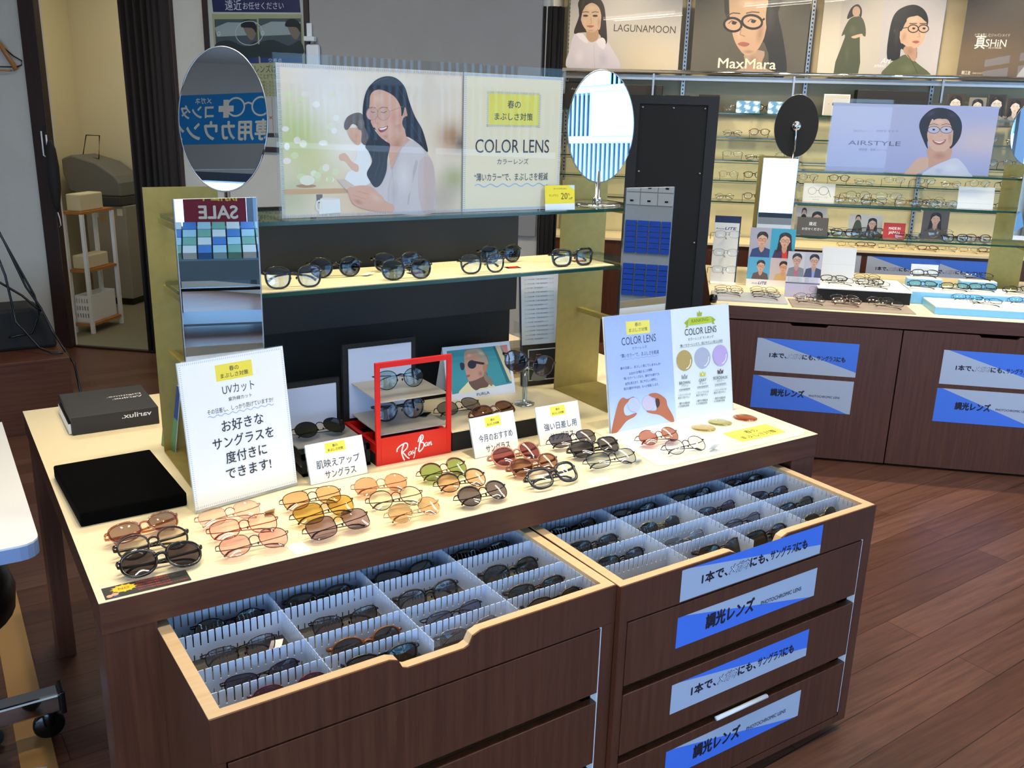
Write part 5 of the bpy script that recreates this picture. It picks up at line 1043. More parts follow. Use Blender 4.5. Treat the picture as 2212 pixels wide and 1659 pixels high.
bcard('white card standing behind the left small blue block on the far counter', .875, .52, TOP + .0, .125, .155, '#e9edf0', None, 6)
bcard('large blank white card on the far riser', .443, .46, TOP + .060, .158, .165, '#e6e6e6', lambda p, w, h: p.line([(0, h * .5), (w, h * .5)], .001, '#d0d0d4'), 4)
# collage cards
def d_collage(p, w, h):
    for (x0, z0, x1, z1), bgc, hair, cloth in (((0, .5, .46, 1), '#a9a9bc', '#241c1c', '#2a3f74'), ((.46, .5, 1, 1), '#3aa0c0', '#221c20', '#3d2c58'), ((0, .12, .50, .5), '#55a8d4', '#2a2424', '#5a4a4c'), ((.50, .12, 1, .5), '#c3b7c0', '#2c2020', '#c6a676')):
        p.raw([(w * x0, h * z0), (w * x1, h * z0), (w * x1, h * z1), (w * x0, h * z1)], bgc); cx, cz, s = w * (x0 + x1) / 2 + .01, h * (z0 * .42 + z1 * .58), h * (z1 - z0) * .42
        p.poly([(cx - s * .9, h * z0), (cx - s * .75, cz - s * .75), (cx - s * .2, cz - s * .55), (cx + s * .2, cz - s * .55), (cx + s * .75, cz - s * .75), (min(cx + s * .9, w * x1), h * z0)], cloth, False)
        if x0 > .4 and z0 >= .5: p.poly([(cx - s * .12, h * z0), (cx - s * .2, cz - s * .5), (cx + s * .2, cz - s * .5), (cx + s * .3, h * z0)], '#d03a34', False)
        portrait(p, cx, cz, s, hair, '#d8a68c', cloth, x0 > .4 and z0 >= .5, body=False)
    p.text('Asia', (w * .12, h * .035), (w * .25, h * .035), '#8a94b8', h=.010, shear=.2); p.text('LITE', (w * .27, h * .035), (w * .46, h * .035), '#3e569e', h=.014, bold=.03, shear=.2)
bcard('tall collage card with four people in glasses at the left of the far counter', .103, .55, TOP, .22, .29, '#eef0f4', d_collage, 5)
def d_coll2(p, w, h):
    for x0, hair, cloth, bgc in ((0, '#2a2224', '#8b8a8c', '#d6d0d2'), (.5, '#241e20', '#474c68', '#c9c8d0')):
        p.raw([(w * x0, h * .45), (w * (x0 + .5), h * .45), (w * (x0 + .5), h), (w * x0, h)], bgc); cx, s = w * (x0 + .27), h * .23
        p.poly([(w * x0, h * .45), (cx - s * .7, h * .63), (cx, h * .68), (cx + s * .7, h * .63), (w * (x0 + .5), h * .45)], cloth, False); p.poly([(cx - s * .1, h * .45), (cx - s * .18, h * .66), (cx + s * .18, h * .66), (cx + s * .1, h * .45)], '#d6627c' if x0 == 0 else '#8fa4d8', False); portrait(p, cx, h * .80, s, hair, '#dcae96', cloth, False, body=False)
    p.raw([(0, .0), (w, 0), (w, h * .30), (0, h * .30)], '#c6c0d8'); p.raw([(0, h * .30), (w, h * .30), (w, h * .325), (0, h * .325)], '#5a5a66')
    for i in range(3): p.text('軽さとしなやかさを追求した', (w * .06, h * (.41 - .035 * i)), (w * .45, h * (.41 - .035 * i)), '#7a7a58', h=.0035); p.text('普段使いにもおすすめ', (w * .55, h * (.41 - .035 * i)), (w * .93, h * (.41 - .035 * i)), '#6a6a78', h=.0035)
    p.line([(w * .5, h * .05), (w * .5, h * .28)], .0006, '#e6e4ee'); p.ring(w * .8, h * .2, .014, .012, .0012, '#c26a5a', 16)
bcard('smaller collage card with two people in glasses in front of the tall collage card', .266, .30, TOP, .158, .215, '#e3dfea', d_coll2, 5)
t = bthing('frame_stand', 'white upright frame stand with navy header holding rimless frames, beside the black board', 'stand', -.075, .585, TOP)
MB().box(0, .125, 0, .012, 0, .335, M_PAPER).box(0, .128, -.0005, .013, .305, .338, M_NAVY).box(.122, .128, -.0005, .013, 0, .338, M_NAVY).box(0, .128, -.06, .05, 0, .006, M_PAPER).build('upright', t)
p = Print(.12, .04); p.text('Axia', (.004, .006), (.048, .006), '#6a7080', h=.009, shear=.2); p.text('LITE', (.052, .006), (.108, .006), '#2c3f86', h=.013, bold=.03, shear=.2); p.build('header_lettering', t, (0, -.0004, .265))
for k, z in enumerate((.235, .145, .06)): specs('op_silver_open', f'rimless frame on the white frame stand, {("top", "middle", "bottom")[k]} position', *B(-.012, .50, 0)[:2], TOP + z - .02, UB + R(8), 8, 'eyeglasses', 'eyeglasses', 'rimless frames on the white stand')
for k, z in enumerate((.235, .145, .06)): MB().tube([(.06, 0, z - .004), (.06, -.06, z - .003)], .003, M_STEEL, 6).build('peg', t)
# frames lying on trays and steps
GT = 'optical frames lying on the far counter'
n = 0
for lab, ks, pts, tl in (('on the grey tray', ('op_silver', 'op_dark', 'op_thin'), ((0.0, .235, TOP + .011), (.0, .165, TOP + .011), (.165, .25, TOP + .011), (.165, .185, TOP + .011), (.165, .125, TOP + .011)), 58),
    ('on the taupe tray', ('op_thin', 'op_dark', 'op_black', 'op_brown'), ((.36, .17, TOP + .006), (.36, .09, TOP + .006), (.52, .18, TOP + .006), (.52, .10, TOP + .006), (.68, .18, TOP + .006), (.70, .10, TOP + .006)), 58),
    ('on the white riser', ('op_black', 'op_dark', 'op_thin'), ((.50, .40, TOP + .0602), (.52, .335, TOP + .0602), (.655, .42, TOP + .0602), (.66, .35, TOP + .0602), (.675, .29, TOP + .0602), (.67, .50, TOP + .0602)), 58),
    ('with yellow lenses on the blue step', ('op_yellow',), ((.90, .375, TOP + .0602), (1.04, .36, TOP + .0602), (1.17, .385, TOP + .0602), (1.32, .365, TOP + .0602)), 56),
    ('on the low blue step', ('op_cyan',), ((1.06, .22, TOP + .0352), (1.12, .145, TOP + .0352), (1.30, .22, TOP + .0352), (1.36, .15, TOP + .0352), (1.52, .2, TOP + .0352)), 56),
    ('on the left small blue block', ('op_black',), ((.925, .455, TOP + .1002),), 50), ('on the right small blue block', ('op_dark',), ((1.165, .455, TOP + .1002),), 50)):
    for i, (x, y, z) in enumerate(pts):
        k = ks[i % len(ks)]; w_ = ('first', 'second', 'third', 'fourth', 'fifth', 'sixth')[i]
        specs(k, f'{dict(op_silver="silver", op_dark="dark metal", op_thin="thin dark", op_black="black", op_brown="brown", op_yellow="black", op_cyan="black")[k]} eyeglasses {lab}, far counter' + (f', {w_} from the left' if len(pts) > 1 else ''), *B(x, y, 0)[:2], z, UB + R(random.uniform(-7, 7)), tl, 'eyeglasses', 'eyeglasses', GT)
# ---------------------------------------------------------------- black board at the left end of the far counter (seen from behind)
t = bthing('sign_board', 'tall black framed board seen from the back, standing left of the far counter', 'board', -.505, -.05, 0, R(0))
MB().box(.045, .335, .006, .012, .40, 1.565, M_MATTE, xf=RX(R(-1))).build('panel', t); fb = MB()
for a in ((0, .045, .0, .018, .02, 1.60), (.335, .38, .0, .018, .02, 1.60), (.045, .335, .0, .018, 1.565, 1.60), (.045, .335, 0, .018, .36, .40)): fb.box(*a, M_CHAR, xf=RX(R(-1)))
fb.build('frame', t)
for x in (.058, .19, .322):
    for z in (1.55, 1.28, .98, .68): 
        if x == .19 and z < 1.5: continue
        MB().lathe([(.005, 0), (.0045, .003), (.001, .004)], M_STEEL, 10, xf=T(x, .006 - .002 + math.sin(R(1)) * z, z) @ RX(R(90))).build('screw', t)
MB().box(-.02, .40, -.14, .18, 0, .02, M_MATTE).build('foot', t)
o = MB().lathe([(.001, .02), (.016, .016), (.02, 0), (.016, -.016), (.001, -.02)], M_BLACK, 20, caps=False).build('clamp_knob'); o.location = B(-.075, .04, TOP + .019); tag(o, 'black shiny ball at the left end of the far counter beside the black board', 'knob')
o = MB().box(0, .30, 0, .20, 0, .06, M_BLACK).build('floor_base', bevel=.006); o.location = (1.86, .42, 0); o.rotation_euler = (0, 0, UB); tag(o, 'black base block on the floor behind the right end of the near counter', 'base')
# ---------------------------------------------------------------- far shelf wall
YS = 2.16
cab = bthing('wall_cabinet', 'long dark wood cabinet with labels along the far shelf wall', 'cabinet', -1.1, 2.02, 0)
MB().box(0, 3.4, 0, .37, 0, .71, M_WOOD).build('body', cab); MB().box(-.005, 3.405, -.01, .37, .71, .725, M_CREAM).build('worktop', cab)
for x in (1.58, 2.06, 2.40): put_label('b' if x < 2 else 'a', cab, (x, -.0005, .535), .443, .155)
up = bthing('wall_shelving', 'glass shelves on steel wall uprights behind the far counter', 'shelving', 0, 2.4, 0)
for x in (-1.07, -.29, .50, 1.285, 2.05):
    m = MB().box(x - .012, x + .012, -.022, -.002, .73, 2.30, M_STEEL)
    for z in range(60): m.box(x - .004, x + .004, -.0225, -.0219, .76 + .025 * z, .772 + .025 * z, M_BLACK)
    m.build('upright', up)
SZ = (.985, 1.122, 1.252, 1.396, 1.547)
for z in SZ:
    for x0, x1 in ((-1.09, -.30), (-.28, .49), (.51, 1.275), (1.295, 2.04)):
        m = MB(); sheet(m, x1 - x0, .22, .008, M_GLASSB, M_EDGE, T(x0, -.24, z)); m.build('glass_shelf', up)
    m = MB()
    for x in (-1.07, -.29, .50, 1.285, 2.05): m.box(x - .004, x + .004, -.20, -.022, z - .022, z - .0085, M_STEEL)
    m.build('shelf_bracket', up)
# poster rail: a steel tube in front of a grey ledge
rl = bthing('poster_rail', 'long polished steel rail below the row of wall posters', 'rail', 0, 2.14, 1.79)
MB().tube([(-1.12, 0, 0), (2.3, 0, 0)], .013, M_CHROME, 12).build('tube', rl); MB().box(-1.10, 2.3, .02, .25, -.035, -.02, M_STEEL).box(-1.10, 2.3, .02, .024, -.05, -.02, M_STEEL).build('ledge', rl)
for x in (-1.06, -.48, .40, 1.29): MB().box(x - .006, x + .006, -.004, .02, -.15, .005, M_STEEL).build('bracket', rl)
# posters
def poster(label, x, w, h, bg, draw):
    t = bthing('wall_poster', label, 'poster', x, 2.17, 1.79)
    MB().box(0, w, .001, .004, 0, h, M_PAPER).build('board', t); p = Print(w, h, bg); draw(p, w, h); p.build('printed_sheet', t, m=M_INKG); MB().box(-.004, w + .004, -.008, -.006, 0, h + .004, M_ACRYL).build('acrylic_front', t)
def quadp(p, w, h, crop): p.map = homog(crop, [(0, h), (w, h), (w, 0), (0, 0)])
def d_laguna(p, w, h):
    p.grid(lambda u, v: tuple(np.array(lin('#b2acae')) * (1 - .55 * math.exp(-((u - .75) ** 2 + (v - .1) ** 2) * 6)) + np.array(lin('#d8c09a')) * .55 * math.exp(-((u - .75) ** 2 + (v - .1) ** 2) * 6)), 10, 8)
    quadp(p, w, h, [(232, -90), (1160, -90), (1112, 585), (205, 578)])
    p.poly([(215, 575), (225, 400), (270, 280), (380, 330), (500, 320), (570, 400), (625, 575)], '#c5bdd0'); p.poly([(255, 275), (300, 130), (290, 30), (350, -40), (440, -30), (500, 40), (520, 160), (530, 350), (490, 340), (460, 280), (330, 270)], '#2a2222')
    p.poly([(370, 250), (450, 240), (455, 320), (400, 350), (360, 310)], '#a98872'); p.poly([(315, 60), (390, 20), (465, 60), (482, 150), (455, 240), (395, 270), (340, 230), (310, 150)], '#c1a18e'); p.poly([(310, 170), (300, 60), (390, -10), (480, 50), (490, 170), (465, 70), (400, 30), (335, 80)], '#2a2222')
    p.glow(395, 70, 50, 30, '#d3b4a0', '#c1a18e'); p.glow(462, 190, 16, 60, '#a48570', '#c1a18e'); p.glow(395, 255, 40, 12, '#a2846f', '#c1a18e'); p.glow(345, 185, 22, 30, '#cdab98', '#c1a18e'); p.glow(330, 40, 20, 60, '#43383a', '#2a2222', .2); p.glow(300, 470, 50, 80, '#d3ccdc', '#c5bdd0'); p.glow(500, 480, 50, 80, '#b3abc2', '#c5bdd0')
    for ex in (352, 432): p.ell(ex, 135, 22, 9, '#3a2a28', n=12); p.line([(ex - 28, 108), (ex, 102), (ex + 28, 106)], .004, '#3a2a28')
    p.line([(395, 150), (402, 195), (385, 200)], .003, '#9a7a68'); p.poly([(360, 218), (392, 212), (425, 218), (392, 232)], '#a05e58', k=3)
    p.poly([(270, 285), (330, 280), (375, 350), (340, 350)], '#d5cede', k=2); p.poly([(440, 350), (490, 310), (520, 345), (500, 410)], '#d5cede', k=2); p.line([(420, 370), (430, 570)], .002, '#a8a0b4'); p.text('LAGUNAMOON', (585, 258), (1092, 272), '#3a3634', h=.045, bold=-.015)
def d_maxmara(p, w, h):
    p.raw([(0, 0), (w, 0), (w, h), (0, h)], '#5d554c'); quadp(p, w, h, [(1288, -90), (2240, -90), (2165, 605), (1240, 603)])
    p.poly([(1560, -80), (2000, -80), (1960, 100), (2000, 300), (2030, 605), (1900, 605), (1850, 350), (1560, 200)], '#2f2a2a', k=3); p.poly([(1600, 605), (1690, 540), (1690, 430), (1850, 420), (1830, 540), (1960, 605)], '#b8957e', k=3)
    p.poly([(1560, 80), (1590, -60), (1840, -70), (1880, 60), (1860, 250), (1800, 400), (1710, 455), (1640, 400), (1590, 290)], '#caa286'); p.poly([(1600, 605), (1650, 575), (1760, 590), (1850, 570), (1900, 605)], '#a79886', k=3)
    p.glow(1700, 30, 80, 50, '#dcb69a', '#caa286'); p.glow(1815, 270, 40, 110, '#a67e66', '#caa286', .2); p.glow(1640, 290, 30, 50, '#d8ae94', '#caa286'); p.glow(1720, 425, 60, 20, '#a9806a', '#caa286'); p.glow(1900, 150, 40, 150, '#453d3c', '#2f2a2a'); p.glow(1760, 500, 40, 50, '#96745f', '#b8957e')
    for ex, w_, dx in ((1590, 80, 0), (1748, 90, 0)): p.ell(ex, 205 - (25 if ex > 1650 else 0), w_ - 8, 52, '#cba388', .1); p.ring(ex, 205 - (25 if ex > 1650 else 0), w_ - 8, 55, .014, '#231a1c', 26, .12); p.ell(ex + 10, 190 - (15 if ex > 1650 else 0), 20, 15, '#2a2020', n=14); p.line([(ex - 36, 196 - (15 if ex > 1650 else 0)), (ex - 10, 172 - (15 if ex > 1650 else 0)), (ex + 36, 186 - (15 if ex > 1650 else 0))], .005, '#3a2824'); p.line([(ex - 50, 130 - (20 if ex > 1650 else 0)), (ex, 108 - (10 if ex > 1650 else 0)), (ex + 60, 112 - (10 if ex > 1650 else 0))], .007, '#5a4236')
    p.line([(1655, 195), (1668, 188)], .012, '#231a1c'); p.line([(1835, 165), (1850, 150)], .012, '#231a1c'); p.line([(1660, 230), (1650, 285), (1690, 300)], .006, '#a57c64'); p.poly([(1630, 365), (1670, 345), (1730, 360), (1690, 385)], '#a8625a', k=3); p.text('MaxMara', (1468, 560), (1940, 565), '#f1e3d0', h=.062, bold=.012)
def d_art(p, w, h):
    p.raw([(0, 0), (w, 0), (w, h), (0, h)], '#cdbfb2'); quadp(p, w, h, [(470, -100), (1490, -100), (1375, 635), (425, 612)]); p.poly([(930, -100), (1490, -100), (1375, 635), (900, 622)], '#c1b7bb', False); p.poly([(610, -100), (960, -100), (910, 622), (580, 615)], '#c4b8b0', False)
    ol = '#4a4c34'; p.poly([(560, 595), (640, 300), (610, 295), (650, 190), (690, 140), (760, 130), (800, 200), (805, 300), (760, 300), (755, 600)], ol, k=3); p.poly([(650, 150), (680, 60), (735, 25), (770, 70), (765, 140), (745, 120), (700, 130)], '#2a2020', k=3); p.ell(725, 88, 32, 45, '#c9a08a'); p.poly([(690, 300), (770, 275), (780, 290), (720, 315)], '#d2a890', k=2)
    p.poly([(960, 620), (990, 540), (1080, 470), (1150, 450), (1230, 520), (1330, 630)], '#5a5c3a'); p.poly([(985, 480), (1000, 250), (1040, 110), (1120, 45), (1220, 30), (1300, 90), (1315, 200), (1230, 300), (1225, 470), (1180, 480), (1100, 400), (1080, 480)], '#1f1a1a'); p.poly([(1130, 380), (1215, 370), (1220, 480), (1190, 500), (1120, 430)], '#b98f78'); p.poly([(1085, 250), (1110, 150), (1200, 105), (1290, 130), (1305, 230), (1280, 330), (1225, 390), (1150, 385), (1090, 330)], '#d2a88f'); p.ell(1062, 265, 22, 45, '#c4987f')
    p.poly([(1060, 240), (1070, 130), (1130, 60), (1230, 45), (1300, 100), (1310, 180), (1230, 120), (1140, 170), (1100, 250)], '#1f1a1a', k=3); p.text('Art', (930, 520), (1015, 520), '#f3ece6', h=.035, shear=.4); p.text('AMANT', (880, 552), (975, 553), '#efe8e2', h=.018)
    p.glow(1200, 160, 60, 32, '#e2bca4', '#d2a88f'); p.glow(1120, 300, 26, 60, '#b98e76', '#d2a88f', .3); p.glow(1270, 300, 18, 40, '#dcb29a', '#d2a88f'); p.glow(1170, 420, 36, 40, '#a17a64', '#b98f78'); p.glow(1060, 300, 24, 130, '#3a3232', '#1f1a1a', .1); p.glow(1150, 560, 90, 50, '#6d704c', '#5a5c3a'); p.line([(1150, 450), (1190, 510), (1230, 600)], .004, '#44462a'); p.glow(700, 240, 40, 50, '#5c5e44', ol); p.glow(660, 450, 24, 110, '#55573e', ol)
    for ex in (1195, 1280): p.ring(ex, 232, 42, 32, .006, '#3a2c2a', 18); p.ell(ex + 4, 230, 13, 9, '#231a1a', n=10); p.line([(ex - 32, 190), (ex + 30, 188)], .005, '#3a2a28')
    p.line([(1240, 260), (1250, 300), (1225, 302)], .004, '#b58a74'); p.poly([(1185, 342), (1220, 332), (1248, 342), (1218, 356)], '#a95a54', k=3); p.line([(1100, 230), (1150, 222)], .005, '#3a2c2a')
def d_shin(p, w, h):
    p.grid(lambda u, v: tuple(np.array(lin('#4f4138')) * (1 - math.exp(-(v - .2) ** 2 * 12) * .6) + np.array(lin('#7d6549')) * math.exp(-(v - .2) ** 2 * 12) * .6), 6, 8)
    quadp(p, w, h, [(1668, -100), (2650, -80), (2540, 660), (1560, 640)]); p.text('七宝き動しむジャパンメイド', (1705, 285), (1980, 290), '#cfc4b4', h=.016); p.text('真', (1705, 380), (1785, 382), '#f1ebe0', h=.062, bold=.01); p.text('SHiN', (1788, 372), (1948, 376), '#f1ebe0', h=.044, bold=-.005); p.text('真の眼鏡', (1812, 388), (1915, 390), '#e0d6c8', h=.007); p.text('鯖江産', (1602, 608), (1672, 610), '#efe6d8', h=.018); p.text('SABAE QUALITY', (1688, 605), (1775, 606), '#d6ccbc', h=.009)
    p.poly([(2060, 655), (2080, 560), (2150, 500), (2300, 470), (2420, 540), (2450, 660)], '#a8a29e', k=3); p.poly([(2130, 400), (2170, 250), (2180, 120), (2260, 70), (2360, 120), (2370, 300), (2330, 470), (2160, 460)], '#241e1c', k=3); p.poly([(2165, 250), (2190, 160), (2270, 120), (2330, 200), (2320, 320), (2260, 390), (2200, 370)], '#c79b80', k=3); p.poly([(2190, 345), (2215, 335), (2240, 345), (2215, 358)], '#a4463e', k=3)
    for ex in (2200, 2280): p.ell(ex, 245, 14, 8, '#2a1e1a', n=10)
poster('poster of a woman in a pale lilac blouse, leftmost on the rail', -1.045, .715, .50, '#b2acae', d_laguna)
poster('dark poster with a close-up face in cat-eye glasses, second on the rail', -.25, .705, .50, '#5d554c', d_maxmara)
poster('poster of a woman in an olive shirt, third on the rail', .535, .71, .50, '#cdbfb2', d_art)
poster('dark brown poster with white lettering, right end of the rail', 1.365, .72, .50, '#4f4138', d_shin)
# row under the rail: dark boxes, bright screens, photo cards
def wbox(name, label, cat, x, z, w, h, d, m, draw=None, y=2.19):
    t = bthing(name, label, cat, x, y, z); MB().box(0, w, 0, d, 0, h, m).build('body', t, .002)
    if draw: p = Print(w, h); draw(p, w, h); p.build('front_print', t)
dk_ = mat('dark_brown_case', '#171210', .5)
wbox('display_case', 'dark case at the left end of the far wall under the rail', 'case', -1.06, SZ[4] + .001, .30, .17, .14, dk_, lambda p, w, h: p.text('Asprey', (.04, .12), (.12, .12), '#9a948a', h=.012))
wbox('display_case', 'dark case behind the right oval mirror under the rail', 'case', -.68, SZ[4] + .001, .26, .16, .14, dk_)
wbox('display_case', 'grey-fronted black case above the black board under the rail', 'case', -.40, SZ[4] + .001, .16, .10, .14, M_MATTE, lambda p, w, h: (p.raw([(.005, .01), (w - .005, .01), (w - .005, h - .01), (.005, h - .01)], '#3a3a3c'), p.text('∨ ∨', (.05, .02), (.11, .02), '#d0d0d0', h=.014)))
wbox('display_case', 'small dark case left of the bright glass shelf pictures under the rail', 'case', -.18, SZ[4] + .001, .13, .11, .12, dk_)
def d_screen(p, w, h): p.grid(lambda u, v: lin('#cfefff') if (math.sin(u * 17) + math.sin(v * 11 + u * 5)) > .2 else lin('#5f9ad0'), 16, 8)
for i, (x, z, lab) in enumerate(((.06, SZ[4] + .002, 'small bright picture panel, left of two on the top far shelf'), (.26, SZ[4] + .002, 'small bright picture panel, right of two on the top far shelf'))): wbox('picture_panel', lab, 'panel', x, z, .15, .075, .006, M_WHITE, d_screen)
wbox('brochure_card', 'white boxed card behind the lavender poster stand under the rail', 'card', .60, SZ[4] + .001, .16, .13, .01, M_WHITE, lambda p, w, h: (p.raw([(.006, .0), (w - .006, 0), (w - .006, h - .006), (.006, h - .006)], '#b9b8b2'), p.text('・ ● HCJ', (.03, .06), (.12, .06), '#5a6480', h=.018)))
wbox('display_case', 'long dark case behind the lavender poster under the rail', 'case', .80, SZ[4] + .001, .43, .16, .12, dk_)
for i, x in enumerate((1.34, 1.47, 1.58, 1.69, 1.80)):
    wbox('photo_card', f'small photo card, {("first", "second", "third", "fourth", "fifth")[i]} in the row under the right end of the poster rail', 'photo', x, SZ[4] + .001, .10, .15 - .02 * (i % 2), .004, M_PAPER, lambda p, w, h: (p.raw([(0, 0), (w, 0), (w, h), (0, h)], ('#3a2c28', '#7a7672', '#2a2624')[i % 3]), portrait(p, w * .5, h * .58, h * .5, '#1c1818', '#cfc4bc', '#8a8684', frame=None)))
# frames on the wall shelves
GW = 'optical frames on the far wall shelves'; oks = ('op_thin', 'op_black', 'op_gold', 'op_dark', 'op_silver', 'op_brown')
nm = ('lowest', 'second lowest', 'middle', 'second highest', 'highest'); cnm = dict(op_thin='thin dark', op_black='black', op_gold='thin gold', op_dark='dark metal', op_silver='silver', op_brown='brown')
od = ('first', 'second', 'third', 'fourth', 'fifth', 'sixth', 'seventh', 'eighth', 'ninth', 'tenth', 'eleventh', 'twelfth')
for si, z in enumerate(SZ):
    xs = [x for x in [.055 + .175 * k for k in range(12)] if (si < 2 or not (.50 < x < 1.20)) and not (si == 4 and x > .4) and not (si <= 1 and x > 1.85)]
    for i, x in enumerate(xs):
        k = oks[(i * 5 + si * 2 + i // 3) % 6]; 
        specs(k + ('_open' if (i + si) % 3 else ''), f'{cnm[k]} eyeglasses, {od[i]} from the left, {nm[si]} glass shelf of the far wall', *B(x + random.uniform(-.015, .015), 2.215 if (i + si) % 3 else 2.24, 0)[:2], z + .0003, UB + R(random.uniform(-5, 5)), 6, 'eyeglasses', 'eyeglasses', GW)
for i in range(8):
    x = .84 + .125 * i; k = ('op_gold', 'op_brown', 'op_thin')[i % 3]
    specs(k, f'{cnm[k]} eyeglasses lying on the far wall cabinet, {od[i]} from the left', *B(x, 2.11 + .03 * (i % 2), 0)[:2], .7253, UB + R(random.uniform(-6, 6)), 58, 'eyeglasses', 'eyeglasses', 'optical frames on the far wall cabinet')
# grey lens cabinet with blue boxes (seen in the right upright mirror)
t = bthing('lens_cabinet', 'grey cabinet of small drawers and stacked blue lens boxes seen in the right upright mirror', 'cabinet', 2.9, -1.35, 0, R(-90))
M_LG = mat('light_grey_steel', '#aab2b6', .5); m = MB().box(0, 1.3, .05, .35, 0, 1.32, M_LG)
for k in range(12):
    for z in (.985, 1.065, 1.145, 1.225): m.box(.01 + .107 * k, .113 + .107 * k, .042, .05, z, z + .074, mat('grey_drawer_front', '#c3c9cb', .5)); m.box(.05 + .107 * k, .07 + .107 * k, .038, .042, z + .02, z + .03, M_BLACK)
m.build('body', t); m = MB()
for r in range(2):
    for k in range(17):
        for j in range(6): m.box(.03 + .074 * k, .095 + .074 * k, .03, .05, .42 + .27 * r + .034 * j, .449 + .27 * r + .034 * j, mat('blue_lens_box', '#2456c8', .4))
b_ = m.build('lens_boxes', t); b_['kind'] = 'stuff'
# ---------------------------------------------------------------- left side: doorway, back room, wall things
def curtain(label, x0, x1, y, z0, z1, folds, amp, m, seed=1):
    rn = random.Random(seed); n = folds * 8; mb = MB(); v = []
    for z in (z0, (z0 + z1) / 2, z1):
        for i in range(n + 1):
            u = i / n; v.append(MB_ @ Vector((x0 + (x1 - x0) * u + .01 * math.sin(u * 40 + z), y - amp * (.5 + .5 * math.sin(2 * math.pi * folds * u + .5 * math.sin(u * 9 + z * .3))), z)))
    f = []
    for r in range(2): f += [(r * (n + 1) + i, r * (n + 1) + i + 1, (r + 1) * (n + 1) + i + 1, (r + 1) * (n + 1) + i) for i in range(n)]
    mb._add(v, f, m, True); o = mb.build('curtain'); s_ = o.modifiers.new('cloth', 'SOLIDIFY'); s_.thickness = .004; tag(o, label, 'curtain')
M_CURT = mat('dark_brown_curtain', '#2a2320', .9)
curtain('dark brown curtain bunched beside the back room doorway', -3.44, -3.145, .92, .03, 2.5, 7, .06, M_CURT)
curtain('narrow dark curtain between the grey screen and the shelf wall', -1.03, -.93, .96, .02, 2.05, 4, .04, M_CURT, 2)
o = MB().box(0, 1.285, 0, .02, 0, 1.9, M_SCREEN).build('projection_screen', bevel=.003); o.location = B(-2.322, .905, .85); o.rotation_euler = (0, 0, UB); tag(o, 'large plain grey screen hanging on the wall behind the colour lens sign', 'screen')
# framed poster
t = bthing('framed_poster', 'dark framed poster with navy banner hanging on the wall behind the left oval mirror', 'poster', -2.955, .915, 1.255); W, H = .625, .86
fb = MB(); fb.box(0, .03, 0, .018, 0, H, M_FRAME).box(W - .03, W, 0, .018, 0, H, M_FRAME).box(.03, W - .03, 0, .018, 0, .03, M_FRAME).box(.03, W - .03, 0, .018, H - .03, H, M_FRAME); fb.build('frame', t); MB().box(.03, W - .03, .012, .018, .03, H - .03, M_PAPER).build('backing', t)
w, h = W - .06, H - .06; p = Print(w, h, '#cfcdc4', quad=[(105, 35), (1075, 60), (1110, 1570), (140, 1530)]); p.poly([(150, 60), (1035, 80), (1045, 208), (160, 188)], '#232455', False); p.text('遠近', (285, 165), (450, 168), '#e6e6ea', h=.042); p.text('お任せください', (465, 163), (875, 168), '#e6e6ea', h=.03)
p.poly([(145, 205), (1055, 225), (1100, 1040), (175, 1020)], '#b5b184', False)
for x0, x1 in ((170, 602), (618, 1045)):
    p.poly([(x0, 258), (x1, 264), (x1 + 10, 700), (x0 + 10, 695)], '#4f5a5e', False); p.poly([(x0, 340), (x0 + 130, 290), (x1, 300), (x1 - 60, 420), (x0 + 20, 430)], '#a7b0b0', False); p.poly([(x0 + 280, 300), (x0 + 350, 280), (x0 + 415, 310), (x0 + 420, 400), (x0 + 380, 470), (x0 + 330, 430)], '#8d7566', k=3); p.poly([(x0 + 270, 340), (x0 + 290, 280), (x0 + 360, 268), (x0 + 420, 320), (x0 + 420, 400), (x0 + 380, 350)], '#1c1b20', k=3); p.poly([(x0 + 5, 500), (x0 + 150, 470), (x0 + 300, 530), (x1 - 10, 480), (x1, 640), (x0 + 8, 640)], '#2b3234', k=3); p.poly([(x0 + 8, 640), (x1 + 8, 648), (x1 + 10, 700), (x0 + 10, 695)], '#2b3a78', False); p.text('交差点', (x0 + 90, 690), (x0 + 230, 692), '#c8ccd4', h=.018)
    p.ring(x0 + 40, 400, 14, 18, .003, '#dfe4e4', 16)
p.ring(520, 400, 140, 118, .004, '#c8cccb', 30); p.text('遠近レンズは', (440, 790), (792, 790), '#3a3a30', h=.034); p.text('快適に見ることができます', (440, 850), (860, 852), '#3a3a30', h=.022)
for i in range(5): p.text('手元や足元を重視したい方にも使いやすい', (400, 900 + 34 * i), (1050, 908 + 34 * i), '#4a4a42', h=.013)
p.poly([(175, 1030), (1090, 1045), (1102, 1460), (160, 1440)], '#c7c0b8', False); p.line([(735, 1040), (745, 1400)], .002, '#5a544c'); p.text('×', (705, 1278), (740, 1278), '#b03030', h=.03); p.poly([(800, 1150), (870, 1145), (880, 1270), (820, 1290)], '#3f3a38', False); p.poly([(180, 1400), (1100, 1415), (1102, 1462), (160, 1442)], '#3a3632', False); p.text('焦点距離', (750, 1448), (830, 1450), '#d8d4ce', h=.018)
p.build('printed_sheet', t, (.03, .0118, .03), m=M_INKG); MB().box(.03, W - .03, .004, .006, .03, H - .03, M_ACRYL).build('acrylic_front', t)
t = bthing('intercom', 'white wall handset at the left edge of the grey screen', 'intercom', -2.335, .90, 1.68)
